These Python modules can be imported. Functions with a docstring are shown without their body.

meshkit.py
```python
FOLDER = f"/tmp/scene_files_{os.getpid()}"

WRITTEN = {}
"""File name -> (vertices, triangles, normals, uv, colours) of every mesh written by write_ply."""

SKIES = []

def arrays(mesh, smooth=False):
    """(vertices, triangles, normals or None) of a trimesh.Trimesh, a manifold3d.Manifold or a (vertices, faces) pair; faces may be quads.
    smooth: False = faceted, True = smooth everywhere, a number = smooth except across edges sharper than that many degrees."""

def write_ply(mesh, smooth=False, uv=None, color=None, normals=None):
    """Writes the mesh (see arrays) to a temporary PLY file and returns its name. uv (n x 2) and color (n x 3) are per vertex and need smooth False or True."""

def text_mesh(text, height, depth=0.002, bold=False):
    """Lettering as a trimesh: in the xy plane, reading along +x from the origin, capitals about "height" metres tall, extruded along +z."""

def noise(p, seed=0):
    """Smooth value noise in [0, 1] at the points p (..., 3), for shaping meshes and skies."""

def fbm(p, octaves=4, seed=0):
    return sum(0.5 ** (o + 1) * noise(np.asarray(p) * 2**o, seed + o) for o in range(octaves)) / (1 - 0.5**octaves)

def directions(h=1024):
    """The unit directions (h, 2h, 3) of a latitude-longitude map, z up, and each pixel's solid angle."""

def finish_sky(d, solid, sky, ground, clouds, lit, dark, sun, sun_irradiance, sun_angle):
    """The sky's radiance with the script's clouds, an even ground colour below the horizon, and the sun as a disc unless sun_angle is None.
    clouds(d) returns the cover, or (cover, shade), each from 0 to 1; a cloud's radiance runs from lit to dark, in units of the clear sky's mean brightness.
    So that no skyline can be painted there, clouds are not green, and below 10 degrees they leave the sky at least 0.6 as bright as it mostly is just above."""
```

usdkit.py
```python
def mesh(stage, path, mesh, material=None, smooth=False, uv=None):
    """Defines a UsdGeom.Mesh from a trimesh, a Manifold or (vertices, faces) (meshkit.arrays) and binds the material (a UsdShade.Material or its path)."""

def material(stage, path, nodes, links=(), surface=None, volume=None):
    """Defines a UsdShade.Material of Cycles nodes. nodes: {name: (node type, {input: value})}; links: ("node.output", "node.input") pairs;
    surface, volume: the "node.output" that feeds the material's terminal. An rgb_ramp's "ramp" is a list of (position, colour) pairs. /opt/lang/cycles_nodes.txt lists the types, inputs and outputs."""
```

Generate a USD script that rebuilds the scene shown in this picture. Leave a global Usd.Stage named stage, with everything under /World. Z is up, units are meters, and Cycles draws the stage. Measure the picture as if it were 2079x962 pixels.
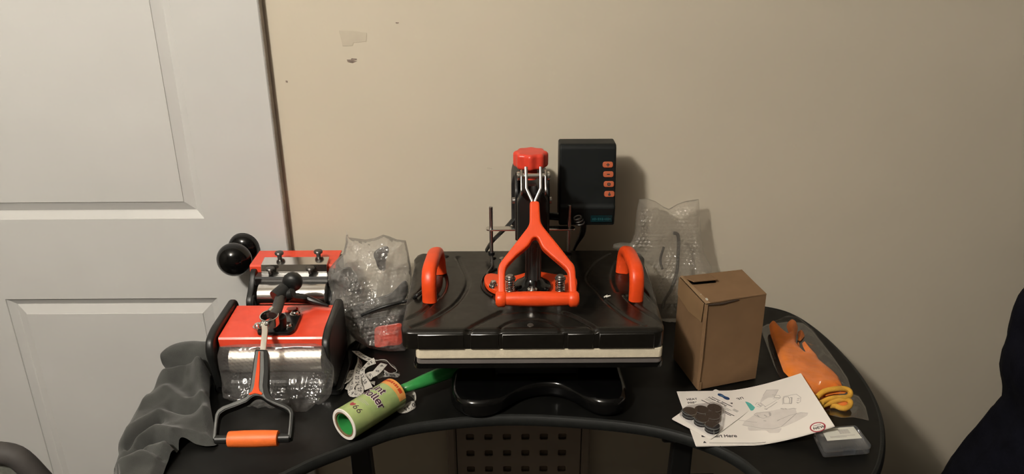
import math, random
import numpy as np, trimesh, usdkit, meshkit
import mapbox_earcut
from pxr import Usd, UsdGeom, UsdLux, UsdShade, Gf, Sdf
from shapely.geometry import Polygon, Point, LineString
from shapely import contains_xy
from scipy.spatial import Delaunay, cKDTree
from scipy.interpolate import CubicSpline, griddata
import manifold3d as m3

stage = Usd.Stage.CreateInMemory()
UsdGeom.SetStageUpAxis(stage, 'Z'); UsdGeom.SetStageMetersPerUnit(stage, 1.0)
UsdGeom.Xform.Define(stage, '/World'); UsdGeom.Scope.Define(stage, '/World/Looks')
rng = np.random.default_rng(7)

# ------------------------------------------------------------------ camera, light, exposure
F, PITCH, ROLL, CZ = 1600., math.radians(22.1), math.radians(0.33), 1.53
EXPOSURE = 1.65
BULB = (-0.90, -0.20, 2.40); BULB_R = 0.085; BULB_I = 150.0; BULB_C = (1.0, .935, .84)
cP, sP, cR, sR = math.cos(PITCH), math.sin(PITCH), math.cos(ROLL), math.sin(ROLL)
FW = np.array([0, cP, -sP]); R0 = np.array([1., 0, 0]); D0 = np.array([0, -sP, -cP])
RT, DN = cR*R0 + sR*D0, -sR*R0 + cR*D0
CAM = np.array([0, 0, CZ])
cam = UsdGeom.Camera.Define(stage, '/World/camera')
cam.CreateHorizontalApertureAttr(36.0); cam.CreateVerticalApertureAttr(36.0*962/2079)
cam.CreateFocalLengthAttr(36.0*F/2079); cam.CreateClippingRangeAttr((0.05, 100))
cam.CreateExposureAttr(EXPOSURE)
cam.AddTransformOp().Set(Gf.Matrix4d(*RT, 0, *(-DN), 0, *(-FW), 0, *CAM, 1))

bulb = UsdLux.SphereLight.Define(stage, '/World/bulb_light')
bulb.CreateRadiusAttr(BULB_R); bulb.CreateIntensityAttr(BULB_I); bulb.CreateColorAttr(Gf.Vec3f(*BULB_C))
bulb.AddTranslateOp().Set(Gf.Vec3d(*BULB))

def at(px, py, z=None, Y=None, plane=None):
    """A point of the place: where the sight line through a picture point meets a height, a depth or a plane (n, d)."""
    d = FW + (px-1039.5)/F*RT + (py-481)/F*DN
    if z is not None: t = (z-CZ)/d[2]
    elif Y is not None: t = Y/d[1]
    else: t = (plane[1]-plane[0]@CAM)/(plane[0]@d)
    return CAM + t*d
def proj(p):
    v = np.asarray(p, float)-CAM; w = v@FW
    return np.stack([1039.5+F*(v@RT)/w, 481+F*(v@DN)/w], -1)

# ------------------------------------------------------------------ materials
def mat(name, color, rough=.5, metal=0., var=.08, scale=40., bump=0., bscale=200., color2=None, spec=.5, coat=0., sheen=0., rvar=0., emit=None, detail=3):
    c = np.array(color, float); c2 = np.array(color2, float) if color2 is not None else c*(1-var*2)
    nodes = {'tc': ('texture_coordinate', {}), 'n': ('noise_texture', {'scale': scale, 'detail': float(detail)}),
             'r': ('rgb_ramp', {'ramp': [(.3, tuple(c2)), (.7, tuple(np.clip(c*(1+var*.3), 0, 1)))]}),
             'p': ('principled_bsdf', {'roughness': rough, 'metallic': metal, 'specular_ior_level': spec, 'coat_weight': coat, 'coat_roughness': .08, 'sheen_weight': sheen})}
    links = [('tc.object', 'n.vector'), ('n.fac', 'r.fac'), ('r.color', 'p.base_color')]
    if emit: nodes['p'][1].update({'emission_color': emit[0], 'emission_strength': emit[1]})
    if bump:
        nodes['nb'] = ('noise_texture', {'scale': bscale, 'detail': 4.})
        nodes['b'] = ('bump', {'strength': bump, 'distance': .002})
        links += [('tc.object', 'nb.vector'), ('nb.fac', 'b.height'), ('b.normal', 'p.normal')]
    if rvar:
        nodes['nr'] = ('noise_texture', {'scale': scale*.6, 'detail': 4.})
        nodes['mr'] = ('map_range', {'from_min': .3, 'from_max': .7, 'to_min': max(rough-rvar, .02), 'to_max': rough+rvar})
        links += [('tc.object', 'nr.vector'), ('nr.fac', 'mr.value'), ('mr.result', 'p.roughness')]
    return usdkit.material(stage, '/World/Looks/'+name, nodes, links, surface='p.BSDF')

def film(name, clear, milk, gloss, rough=.12, tint=(.9, .9, .88), fk=1.0, bump=.0, bscale=300.):
    """Thin clear plastic: mostly transparent, a little milky, glossy by fresnel."""
    nodes = {'t': ('transparent_bsdf', {'color': clear}), 'd': ('diffuse_bsdf', {'color': tint}), 'tl': ('translucent_bsdf', {'color': tint}),
             'dd': ('mix_closure', {'fac': .4}), 'a': ('mix_closure', {'fac': milk}), 'g': ('glossy_bsdf', {'color': (.95, .95, .95), 'roughness': rough}),
             'f': ('fresnel', {'IOR': 1.45}), 'm': ('math', {'math_type': 'multiply_add', 'value2': fk, 'value3': gloss, 'use_clamp': True}), 'o': ('mix_closure', {})}
    links = [('d.BSDF', 'dd.closure1'), ('tl.BSDF', 'dd.closure2'), ('t.BSDF', 'a.closure1'), ('dd.closure', 'a.closure2'), ('f.fac', 'm.value1'),
             ('a.closure', 'o.closure1'), ('g.BSDF', 'o.closure2'), ('m.value', 'o.fac')]
    if bump:
        nodes.update({'tc': ('texture_coordinate', {}), 'nb': ('noise_texture', {'scale': bscale, 'detail': 3.}), 'b': ('bump', {'strength': bump, 'distance': .002})})
        links += [('tc.object', 'nb.vector'), ('nb.fac', 'b.height'), ('b.normal', 'g.normal')]
    return usdkit.material(stage, '/World/Looks/'+name, nodes, links, surface='o.closure')

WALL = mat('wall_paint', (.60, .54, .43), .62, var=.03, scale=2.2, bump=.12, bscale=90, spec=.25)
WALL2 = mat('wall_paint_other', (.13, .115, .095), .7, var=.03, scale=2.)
PANELM = mat('panel_beige', (.30, .245, .195), .6, var=.04, scale=9)
SPACK = mat('old_spackle', (.54, .48, .375), .6, var=.03, scale=60)
SMUDGE = mat('brown_smudge', (.32, .25, .20), .7, var=.25, scale=120)
DOORW = mat('door_white', (.585, .58, .56), .42, var=.02, scale=5, bump=.05, bscale=60, spec=.35)
FLOORM = mat('carpet', (.05, .043, .036), .95, var=.2, scale=150, bump=.5, bscale=400)
CEILM = mat('ceiling_white', (.55, .53, .49), .9, var=.02)
DESK = mat('desk_black', (.0055, .0055, .0050), .42, var=.15, scale=30, rvar=.07, bump=.04, bscale=500, spec=.22)
DESKRIM = mat('desk_rim', (.011, .012, .011), .55, var=.15, scale=80, bump=.1, bscale=400, spec=.35)
BLACKM = mat('black_metal', (.006, .006, .006), .35, var=.1, scale=60, spec=.4)
COVER = mat('press_cover', (.008, .0068, .0052), .25, var=.1, scale=25, rvar=.05, spec=.5, bump=.02, bscale=900)
GLOSSB = mat('gloss_black', (.003, .003, .003), .13, var=.1, spec=.5)
PLASTB = mat('black_plastic', (.009, .0095, .009), .42, var=.1, scale=60, bump=.03, bscale=900)
BOXB = mat('control_black', (.008, .010, .010), .5, var=.12, scale=30, rvar=.04, spec=.22)
ORANGE = mat('orange_red', (.82, .072, .011), .38, var=.05, scale=40, spec=.45, bump=.02, bscale=500)
KNOBR = mat('red_knob', (.72, .055, .030), .35, var=.05, scale=60)
REDPL = mat('red_plate', (.82, .075, .035), .30, var=.04, scale=30, spec=.5, rvar=.04)
GRIPO = mat('grip_orange', (.85, .16, .025), .5, var=.06, scale=90, bump=.08, bscale=300)
BTN = mat('button_orange', (.50, .115, .045), .5, var=.05)
CHROME = mat('chrome', (.72, .70, .67), .16, 1., var=.04, scale=30)
STEEL = mat('steel', (.46, .44, .42), .32, 1., var=.08, scale=60)
DSTEEL = mat('dark_steel', (.12, .115, .11), .38, .8, var=.1, scale=60)
ALU = mat('brushed_steel', (.78, .75, .71), .24, 1., var=.03, scale=20)
ALU2 = mat('satin_steel', (.86, .82, .74), .42, 1., var=.03, scale=20)
GREYPL = mat('grey_plate', (.20, .18, .17), .5, .2, var=.05)
CREAM = mat('silicone_pad', (.74, .66, .50), .7, var=.05, scale=70, bump=.2, bscale=300)
GREYH = mat('handle_grey', (.13, .135, .13), .55, var=.08, scale=90)
CLOTHG = mat('grey_cloth', (.060, .062, .058), .95, var=.15, scale=35, bump=.45, bscale=900, spec=.15, sheen=.25)
CARD = mat('cardboard', (.215, .128, .066), .85, var=.06, scale=18, bump=.12, bscale=250, spec=.2, detail=5)
CARDIN = mat('cardboard_inside', (.05, .03, .02), .9)
TAPE = mat('packing_tape', (.28, .175, .09), .32, var=.05, scale=30, spec=.5)
PAPER = mat('paper_white', (.80, .755, .70), .6, var=.015, scale=12, spec=.3)
INK = mat('ink_black', (.035, .03, .03), .6)
INKG = mat('ink_grey', (.44, .41, .385), .6, var=.06, scale=60)
INKL = mat('ink_light_grey', (.67, .625, .585), .6, var=.05, scale=50)
INKR = mat('ink_red', (.40, .055, .07), .6)
TEAL = mat('ink_teal', (.10, .45, .40), .5)
BLUE = mat('ink_blue', (.025, .07, .19), .4, var=.3, scale=120)
FOAM = mat('black_foam', (.013, .0095, .0095), .8, var=.1, scale=300, bump=.2, bscale=900)
FOAMG = mat('foam_edge_grey', (.18, .19, .18), .6)
GLOVE = mat('glove_knit', (.90, .235, .022), .9, var=.10, scale=28, bump=.6, bscale=900, spec=.15, sheen=.2)
CUFF = mat('cuff_yellow', (.80, .43, .06), .9, var=.1, scale=60, bump=.5, bscale=900, spec=.15)
ROLLG = mat('roller_print', (.40, .47, .19), .34, var=.1, scale=34, color2=(.29, .40, .15), spec=.5, detail=5)
ROLLB = mat('roller_band', (.78, .30, .055), .4, var=.1, scale=60, color2=(.72, .40, .14))
ROLLT = mat('roller_band_text', (.62, .07, .02), .45)
PLUM = mat('plum_ink', (.055, .018, .04), .45)
PINKW = mat('white_ink', (.78, .72, .68), .5)
GREENP = mat('green_plastic', (.035, .27, .065), .33, var=.06, scale=30)
BROWNC = mat('brown_core', (.20, .13, .065), .85, var=.1)
TAPEW = mat('tape_measure', (.52, .495, .45), .5, var=.04, scale=40)
NAVY = mat('navy_cloth', (.0045, .0048, .0095), .95, var=.2, scale=30, bump=.4, bscale=500, spec=.12)
CHAIRD = mat('chair_rim', (.045, .040, .037), .7, var=.1, scale=60, bump=.15)
CHAIRG = mat('chair_mesh_grey', (.12, .125, .105), .85, var=.1, scale=90, bump=.3)
BULBM = mat('lamp_base', (.7, .68, .64), .5)
LCD = mat('lcd_teal', (.004, .016, .018), .25, var=.2, emit=((.03, .30, .33), .006))
LCDT = mat('lcd_text', (.012, .06, .065), .3, emit=((.1, .5, .52), .010))
LABELW = mat('label_white', (.66, .65, .58), .5, var=.02)
BUBBLE = film('bubble_film', (.975, .975, .97), .22, .055, .075, (.80, .775, .73), .6)
BUBBLE2 = film('bubble_film_thin', (.975, .97, .96), .20, .045, .085, (.70, .66, .58), .45)
BUBBLE3 = film('bubble_film_front', (.975, .975, .97), .07, .035, .10, (.78, .76, .74), .35)
POLY = film('poly_bag', (.99, .99, .99), .006, .0, .05, (.8, .8, .78), .26)
CASE = film('clear_case', (.86, .88, .92), .085, .02, .18, (.50, .53, .58), .7)
BLISTER = film('blister', (.97, .97, .98), .008, 0., .08, (.8, .78, .8), .25)

# ------------------------------------------------------------------ scene tree helpers
taken = {}
def numbered(parent, name):
    k = taken.get((parent, name), 0); taken[(parent, name)] = k+1
    return f'{parent}/{name}' + (f'_{k:03d}' if k else '')
def meta(prim, **kw):
    for k, v in kw.items():
        if v: prim.SetCustomDataByKey(k, v)
class Thing:
    def __init__(self, name, label, cat, loc, group=None, kind=None):
        self.loc = np.array(loc, float)
        self.path = numbered('/World', name)
        x = UsdGeom.Xform.Define(stage, self.path); x.AddTranslateOp().Set(Gf.Vec3d(*map(float, self.loc)))
        meta(x.GetPrim(), label=label, category=cat, group=group, kind=kind)
    def part(self, name, mesh, material, parent=None, label=None, smooth=32, kind=None):
        v, f = VF(mesh)
        p = numbered(parent or self.path, name)
        m = usdkit.mesh(stage, p, trimesh.Trimesh(v-self.loc, f, process=False), material, smooth=smooth)
        meta(m.GetPrim(), label=label, kind=kind)
        return p
def VF(mesh):
    if hasattr(mesh, 'to_mesh'):
        m = mesh.to_mesh(); return np.array(m.vert_properties[:, :3], float), np.array(m.tri_verts)
    if isinstance(mesh, (tuple, list)):
        v, f = np.asarray(mesh[0], float), np.asarray(mesh[1], int)
        if f.shape[1] == 4: f = np.vstack([f[:, [0, 1, 2]], f[:, [0, 2, 3]]])
        return v, f
    return np.array(mesh.vertices, float), np.array(mesh.faces)
def obj(name, mesh, material, label, cat, group=None, kind=None, smooth=32):
    v, f = VF(mesh); lo, hi = v.min(0), v.max(0)
    loc = np.array([(lo[0]+hi[0])/2, (lo[1]+hi[1])/2, lo[2]])
    p = numbered('/World', name)
    m = usdkit.mesh(stage, p, trimesh.Trimesh(v-loc, f, process=False), material, smooth=smooth)
    UsdGeom.Xformable(m).AddTranslateOp().Set(Gf.Vec3d(*map(float, loc)))
    meta(m.GetPrim(), label=label, category=cat, group=group, kind=kind)
    return p, loc
def struct(name, mesh, material, smooth=False):
    v, f = VF(mesh); p = numbered('/World', name)
    m = usdkit.mesh(stage, p, trimesh.Trimesh(v, f, process=False), material, smooth=smooth)
    m.GetPrim().SetCustomDataByKey('kind', 'structure')
    return p

# ------------------------------------------------------------------ shape helpers
def cat(*ms):
    vs, fs, n = [], [], 0
    for m in ms:
        v, f = VF(m); vs.append(v); fs.append(f+n); n += len(v)
    return np.vstack(vs), np.vstack(fs)
def mv(mesh, t=(0, 0, 0), R=None):
    v, f = VF(mesh)
    if R is not None: v = v@np.asarray(R).T
    return v+np.asarray(t, float), f
def rot(axis, deg):
    return trimesh.transformations.rotation_matrix(math.radians(deg), axis)[:3, :3]
def box(x0, x1, y0, y1, z0, z1, c=.002):
    c = min(c, (x1-x0)*.45, (y1-y0)*.45, (z1-z0)*.45)
    P = []
    for X, sx in ((x0, 1), (x1, -1)):
        for Y, sy in ((y0, 1), (y1, -1)):
            for Z, sz in ((z0, 1), (z1, -1)):
                P += [(X+sx*c, Y+sy*c, Z), (X+sx*c, Y, Z+sz*c), (X, Y+sy*c, Z+sz*c)]
    return VF(trimesh.convex.convex_hull(np.array(P)))
def spline(pts, n=40, closed=False, dims=3):
    P = np.array(pts, float)
    if closed: P = np.vstack([P, P[:1]])
    s = np.r_[0, np.cumsum(np.maximum(np.linalg.norm(np.diff(P[:, :dims], axis=0), axis=1), 1e-6)**.6)]
    c = CubicSpline(s, P, bc_type='periodic' if closed else 'natural')
    return c(np.linspace(0, s[-1], n, endpoint=not closed))
def tube(path, r, n=14, ratio=1., up=(0, 0, 1), closed=False, sq=None):
    """Sweeps an ellipse (or a squircle, sq = exponent) along a path; r may change along it; the caps are rounded off flat."""
    P = np.array(path, float); m = len(P); r = np.broadcast_to(np.asarray(r, float), (m,))
    T = np.gradient(P, axis=0) if not closed else np.roll(P, -1, 0)-np.roll(P, 1, 0)
    T /= np.linalg.norm(T, axis=1, keepdims=True)+1e-12
    u = np.array(up, float); N = np.zeros_like(P)
    a = u-T[0]*(u@T[0])
    if np.linalg.norm(a) < 1e-3: a = np.array([1., 0, 0])-T[0]*T[0][0]
    for i in range(m):
        a = a-T[i]*(a@T[i]); a /= np.linalg.norm(a); N[i] = a
    B = np.cross(T, N)
    t = np.linspace(0, 2*np.pi, n, endpoint=False); ct, st = np.cos(t), np.sin(t)
    if sq: k = (np.abs(ct)**sq+np.abs(st)**sq)**(-1/sq); ct, st = ct*k, st*k
    V = P[:, None]+r[:, None, None]*(ct[None, :, None]*B[:, None]+ratio*st[None, :, None]*N[:, None])
    V = V.reshape(-1, 3); F_ = []
    for i in range(m if closed else m-1):
        j = (i+1) % m
        for k in range(n):
            l = (k+1) % n
            F_ += [(i*n+k, i*n+l, j*n+l), (i*n+k, j*n+l, j*n+k)]
    if not closed:
        V = np.vstack([V, P[0], P[-1]])
        for k in range(n):
            l = (k+1) % n
            F_ += [(m*n, l, k), (m*n+1, (m-1)*n+k, (m-1)*n+l)]
    return V, np.array(F_)
def rod(p0, p1, r, n=16, c=None):
    p0, p1 = np.array(p0, float), np.array(p1, float); d = p1-p0; L = np.linalg.norm(d); d /= L
    c = min(r*.18, L*.3) if c is None else c
    return tube([p0, p0+d*1e-5, p0+d*c, p1-d*c, p1-d*1e-5, p1], [r-c, r-c, r, r, r-c, r-c], n, up=(0, 0, 1) if abs(d[2]) < .9 else (0, 1, 0))
def lathe(profile, c, n=40, axis='z'):
    pr = np.array(profile, float); t = np.linspace(0, 2*np.pi, n, endpoint=False)
    V = np.stack([pr[:, None, 0]*np.cos(t), pr[:, None, 0]*np.sin(t), np.broadcast_to(pr[:, None, 1], (len(pr), n))], -1).reshape(-1, 3)
    F_ = []
    for i in range(len(pr)-1):
        for k in range(n):
            l = (k+1) % n; F_ += [(i*n+k, i*n+l, (i+1)*n+l), (i*n+k, (i+1)*n+l, (i+1)*n+k)]
    R = {'z': np.eye(3), 'y': rot((1, 0, 0), 90), 'x': rot((0, 1, 0), 90)}[axis] if isinstance(axis, str) else axis
    return V@R.T+np.asarray(c, float), np.array(F_)
def inset(P, b):
    P = np.asarray(P, float)
    a, c = P-np.roll(P, 1, 0), np.roll(P, -1, 0)-P
    a /= np.linalg.norm(a, axis=1, keepdims=True)+1e-12; c /= np.linalg.norm(c, axis=1, keepdims=True)+1e-12
    na, nc = np.stack([-a[:, 1], a[:, 0]], 1), np.stack([-c[:, 1], c[:, 0]], 1)
    n = na+nc; n /= np.linalg.norm(n, axis=1, keepdims=True)+1e-9
    k = 1/np.clip((n*na).sum(1), .5, 1)
    return P+n*(b*k)[:, None]
def ccw(P):
    P = np.asarray(P, float); x, y = P.T
    return P if (x*np.roll(y, -1)-y*np.roll(x, -1)).sum() > 0 else P[::-1]
def slab(outline, z0, z1, b=.002, rings=2, hole=None, bottom=True):
    """A flat plate of any outline with rounded top and bottom edges (hole: a list of inner outlines)."""
    loops = [ccw(outline)]+[ccw(h)[::-1] for h in (hole or [])]
    b = min(b, (z1-z0)*.49)
    prof = [(b*(1-math.sin(a)), z0+b*(1-math.cos(a))) for a in np.linspace(0, math.pi/2, rings+1)] if bottom else [(0, z0)]
    prof += [(b*(1-math.cos(a)), z1-b*(1-math.sin(a))) for a in np.linspace(0, math.pi/2, rings+1)]
    V, F_, base = [], [], 0; starts = []
    for L in loops:
        n = len(L); starts.append(base)
        for ins, z in prof: V.append(np.column_stack([inset(L, ins), np.full(n, z)]))
        for i in range(len(prof)-1):
            k = np.arange(n); l = (k+1) % n
            F_ += [np.column_stack([base+i*n+k, base+i*n+l, base+(i+1)*n+l]), np.column_stack([base+i*n+k, base+(i+1)*n+l, base+(i+1)*n+k])]
        base += n*len(prof)
    for lev in (len(prof)-1, 0):
        pts = np.vstack([inset(L, prof[lev][0]) for L in loops]); ends = np.cumsum([len(L) for L in loops]).astype(np.uint32)
        tri = np.array(mapbox_earcut.triangulate_float64(np.ascontiguousarray(pts), ends)).reshape(-1, 3).astype(int)
        idx = np.concatenate([s+lev*len(L)+np.arange(len(L)) for s, L in zip(starts, loops)])
        F_.append(idx[tri] if lev else idx[tri][:, ::-1])
    return np.vstack(V), np.vstack(F_)
def roundrect(w, h, r, n=6, c=(0, 0)):
    P = []
    for sx, sy, a0 in ((1, 1, 0), (-1, 1, 90), (-1, -1, 180), (1, -1, 270)):
        for a in np.linspace(a0, a0+90, n):
            P.append((c[0]+sx*(w/2-r)+r*math.cos(math.radians(a)), c[1]+sy*(h/2-r)+r*math.sin(math.radians(a))))
    return np.array(P)
def circle(c, r, n=28, ry=None):
    t = np.linspace(0, 2*np.pi, n, endpoint=False)
    return np.column_stack([c[0]+r*np.cos(t), c[1]+(ry or r)*np.sin(t)])
def fillet(pts, r=.004, n=4):
    """Rounds the corners of a 2-D outline."""
    P = np.array(pts, float); out = []
    for i in range(len(P)):
        a, b, c = P[i-1], P[i], P[(i+1) % len(P)]
        ra = min(r, np.linalg.norm(a-b)*.45, np.linalg.norm(c-b)*.45)
        p, q = b+(a-b)/np.linalg.norm(a-b)*ra, b+(c-b)/np.linalg.norm(c-b)*ra
        for t in np.linspace(0, 1, n): out.append((1-t)**2*p+2*t*(1-t)*b+t*t*q)
    return np.array(out)
def resample(P, step):
    L = LineString(np.vstack([P, P[:1]])); n = max(8, int(L.length/step))
    return np.array([L.interpolate(k/n, normalized=True).coords[0] for k in range(n)])
def fill(outline, step):
    """Points and triangles that fill a 2-D outline, with each point's distance to the edge."""
    B = resample(np.asarray(outline, float), step); pg = Polygon(B).buffer(0)
    x0, y0, x1, y1 = pg.bounds
    gx, gy = np.meshgrid(np.arange(x0, x1, step), np.arange(y0, y1, step*.866))
    gx = gx+(np.arange(gy.shape[0]) % 2)[:, None]*step/2
    G = np.column_stack([gx.ravel(), gy.ravel()])
    G = G[contains_xy(pg.buffer(-step*.45), G[:, 0], G[:, 1])]
    P = np.vstack([B, G]); T = Delaunay(P).simplices
    c = P[T].mean(1); T = T[contains_xy(pg, c[:, 0], c[:, 1])]
    a, b, d = P[T[:, 0]], P[T[:, 1]], P[T[:, 2]]
    s = (b[:, 0]-a[:, 0])*(d[:, 1]-a[:, 1])-(b[:, 1]-a[:, 1])*(d[:, 0]-a[:, 0])
    T = np.where((s < 0)[:, None], T[:, ::-1], T)
    dense = resample(B, step*.35)
    dist = cKDTree(dense).query(P)[0]; dist[:len(B)] = 0
    return P, T, dist
def fbm3(x, y, s, seed=0, octv=4):
    return meshkit.fbm(np.column_stack([x*s, y*s, np.full_like(x, 3.7)+seed]), octv, seed)-.5
def crease(x, y, s, seed=0):
    """Sharp folds, as crumpled film has."""
    return 1-2*np.abs(2*meshkit.noise(np.column_stack([x*s, y*s, np.full_like(x, 1.3)]), seed)-1)
def bubbles(x, y, pitch):
    """Rows of round bubbles, 0 to 1."""
    r = y/(pitch*.866); k = np.round(r); u = x/pitch-(k % 2)*.5; du = u-np.round(u); dv = (r-k)*.866
    return np.sqrt(np.clip(1-(du*du+dv*dv)/.19, 0, 1))*(.25+1.1*meshkit.noise(np.column_stack([x*38, y*38, 0*x]), 77)*meshkit.noise(np.column_stack([x*140, y*140, 0*x]), 71)*1.6)
def pillow(outline, step, fn):
    """A closed soft shape: fn(x, y, d) gives the two faces as two point arrays; both meet at the outline."""
    P, T, d = fill(outline, step)
    a, b = fn(P[:, 0], P[:, 1], d)
    return np.vstack([a, b]), np.vstack([T, T[:, ::-1]+len(P)])
def onto_desk(p):
    p = p.copy(); p[:, 2] = np.maximum(p[:, 2], DZ+.0012); return p
def puff(d, R): return np.sqrt(np.clip(1-(1-np.clip(d/R, 0, 1))**2, 0, 1))
def printed(text, h, surf, bold=False, depth=.0003, sub=None, xc=False):
    """Lettering laid on a surface: surf(x, y, height) -> points."""
    t = meshkit.text_mesh(text, h, depth, bold)
    v, f = np.array(t.vertices), np.array(t.faces)
    if sub: v, f = trimesh.remesh.subdivide_to_size(v, f, sub)
    if xc: v[:, 0] -= (v[:, 0].min()+v[:, 0].max())/2
    return surf(v[:, 0], v[:, 1], v[:, 2]), f
def flatprint(outline, surf, depth=.0003, holes=None, sub=None):
    v, f = slab(outline, 0, depth, .00001, 1, holes)
    if sub: v, f = trimesh.remesh.subdivide_to_size(v, f, sub)
    return surf(v[:, 0], v[:, 1], v[:, 2]), f
def stroke(pts, w):
    g = LineString(pts).buffer(w/2, join_style=1, cap_style=1, resolution=3)
    return np.array(g.exterior.coords)[:-1], [np.array(i.coords)[:-1] for i in g.interiors]

# ------------------------------------------------------------------ the room
WY, DZ = 1.54, .75
wall_back = struct('wall_back', box(-2.3, 2.3, WY, WY+.12, 0, 2.6, .0005), WALL)
for pts, nm, m in (([(688, 62), (722, 63), (745, 67), (744, 84), (718, 87), (716, 93), (696, 94)], 'spackle_patch', SPACK),
                ([(704, 121), (712, 121), (714, 118), (724, 119), (725, 121), (718, 123), (725, 124), (716, 128), (706, 126)], 'smudge', SMUDGE),
                ([(580, 163), (584, 164), (584, 168), (580, 167)], 'smudge', SMUDGE), ([(803, 45), (810, 45), (809, 48), (804, 48)], 'smudge', SMUDGE),
                ([(988, 340), (998, 341), (999, 343), (990, 342)], 'smudge', SPACK), ([(1200, 298), (1206, 297), (1206, 301), (1201, 301)], 'smudge', SPACK)):
    q = np.array([at(x, y, Y=WY) for x, y in pts])
    v, f = slab(q[:, [0, 2]], 0, .0005, .0002, 1)
    usdkit.mesh(stage, numbered(wall_back, nm), trimesh.Trimesh(np.column_stack([v[:, 0], WY-v[:, 2], v[:, 1]]), f, process=False), m)
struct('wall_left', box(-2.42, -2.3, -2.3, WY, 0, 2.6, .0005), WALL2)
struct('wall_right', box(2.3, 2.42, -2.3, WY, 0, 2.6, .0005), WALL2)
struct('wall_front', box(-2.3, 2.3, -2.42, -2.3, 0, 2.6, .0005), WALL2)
struct('floor', box(-2.42, 2.42, -2.42, WY+.1, -.1, 0, .0005), FLOORM)
struct('ceiling', box(-2.42, 2.42, -2.42, WY+.12, 2.6, 2.7, .0005), CEILM)
struct('baseboard_back', box(-.44, 2.3, WY-.014, WY, 0, .09, .004), DOORW)

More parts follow.
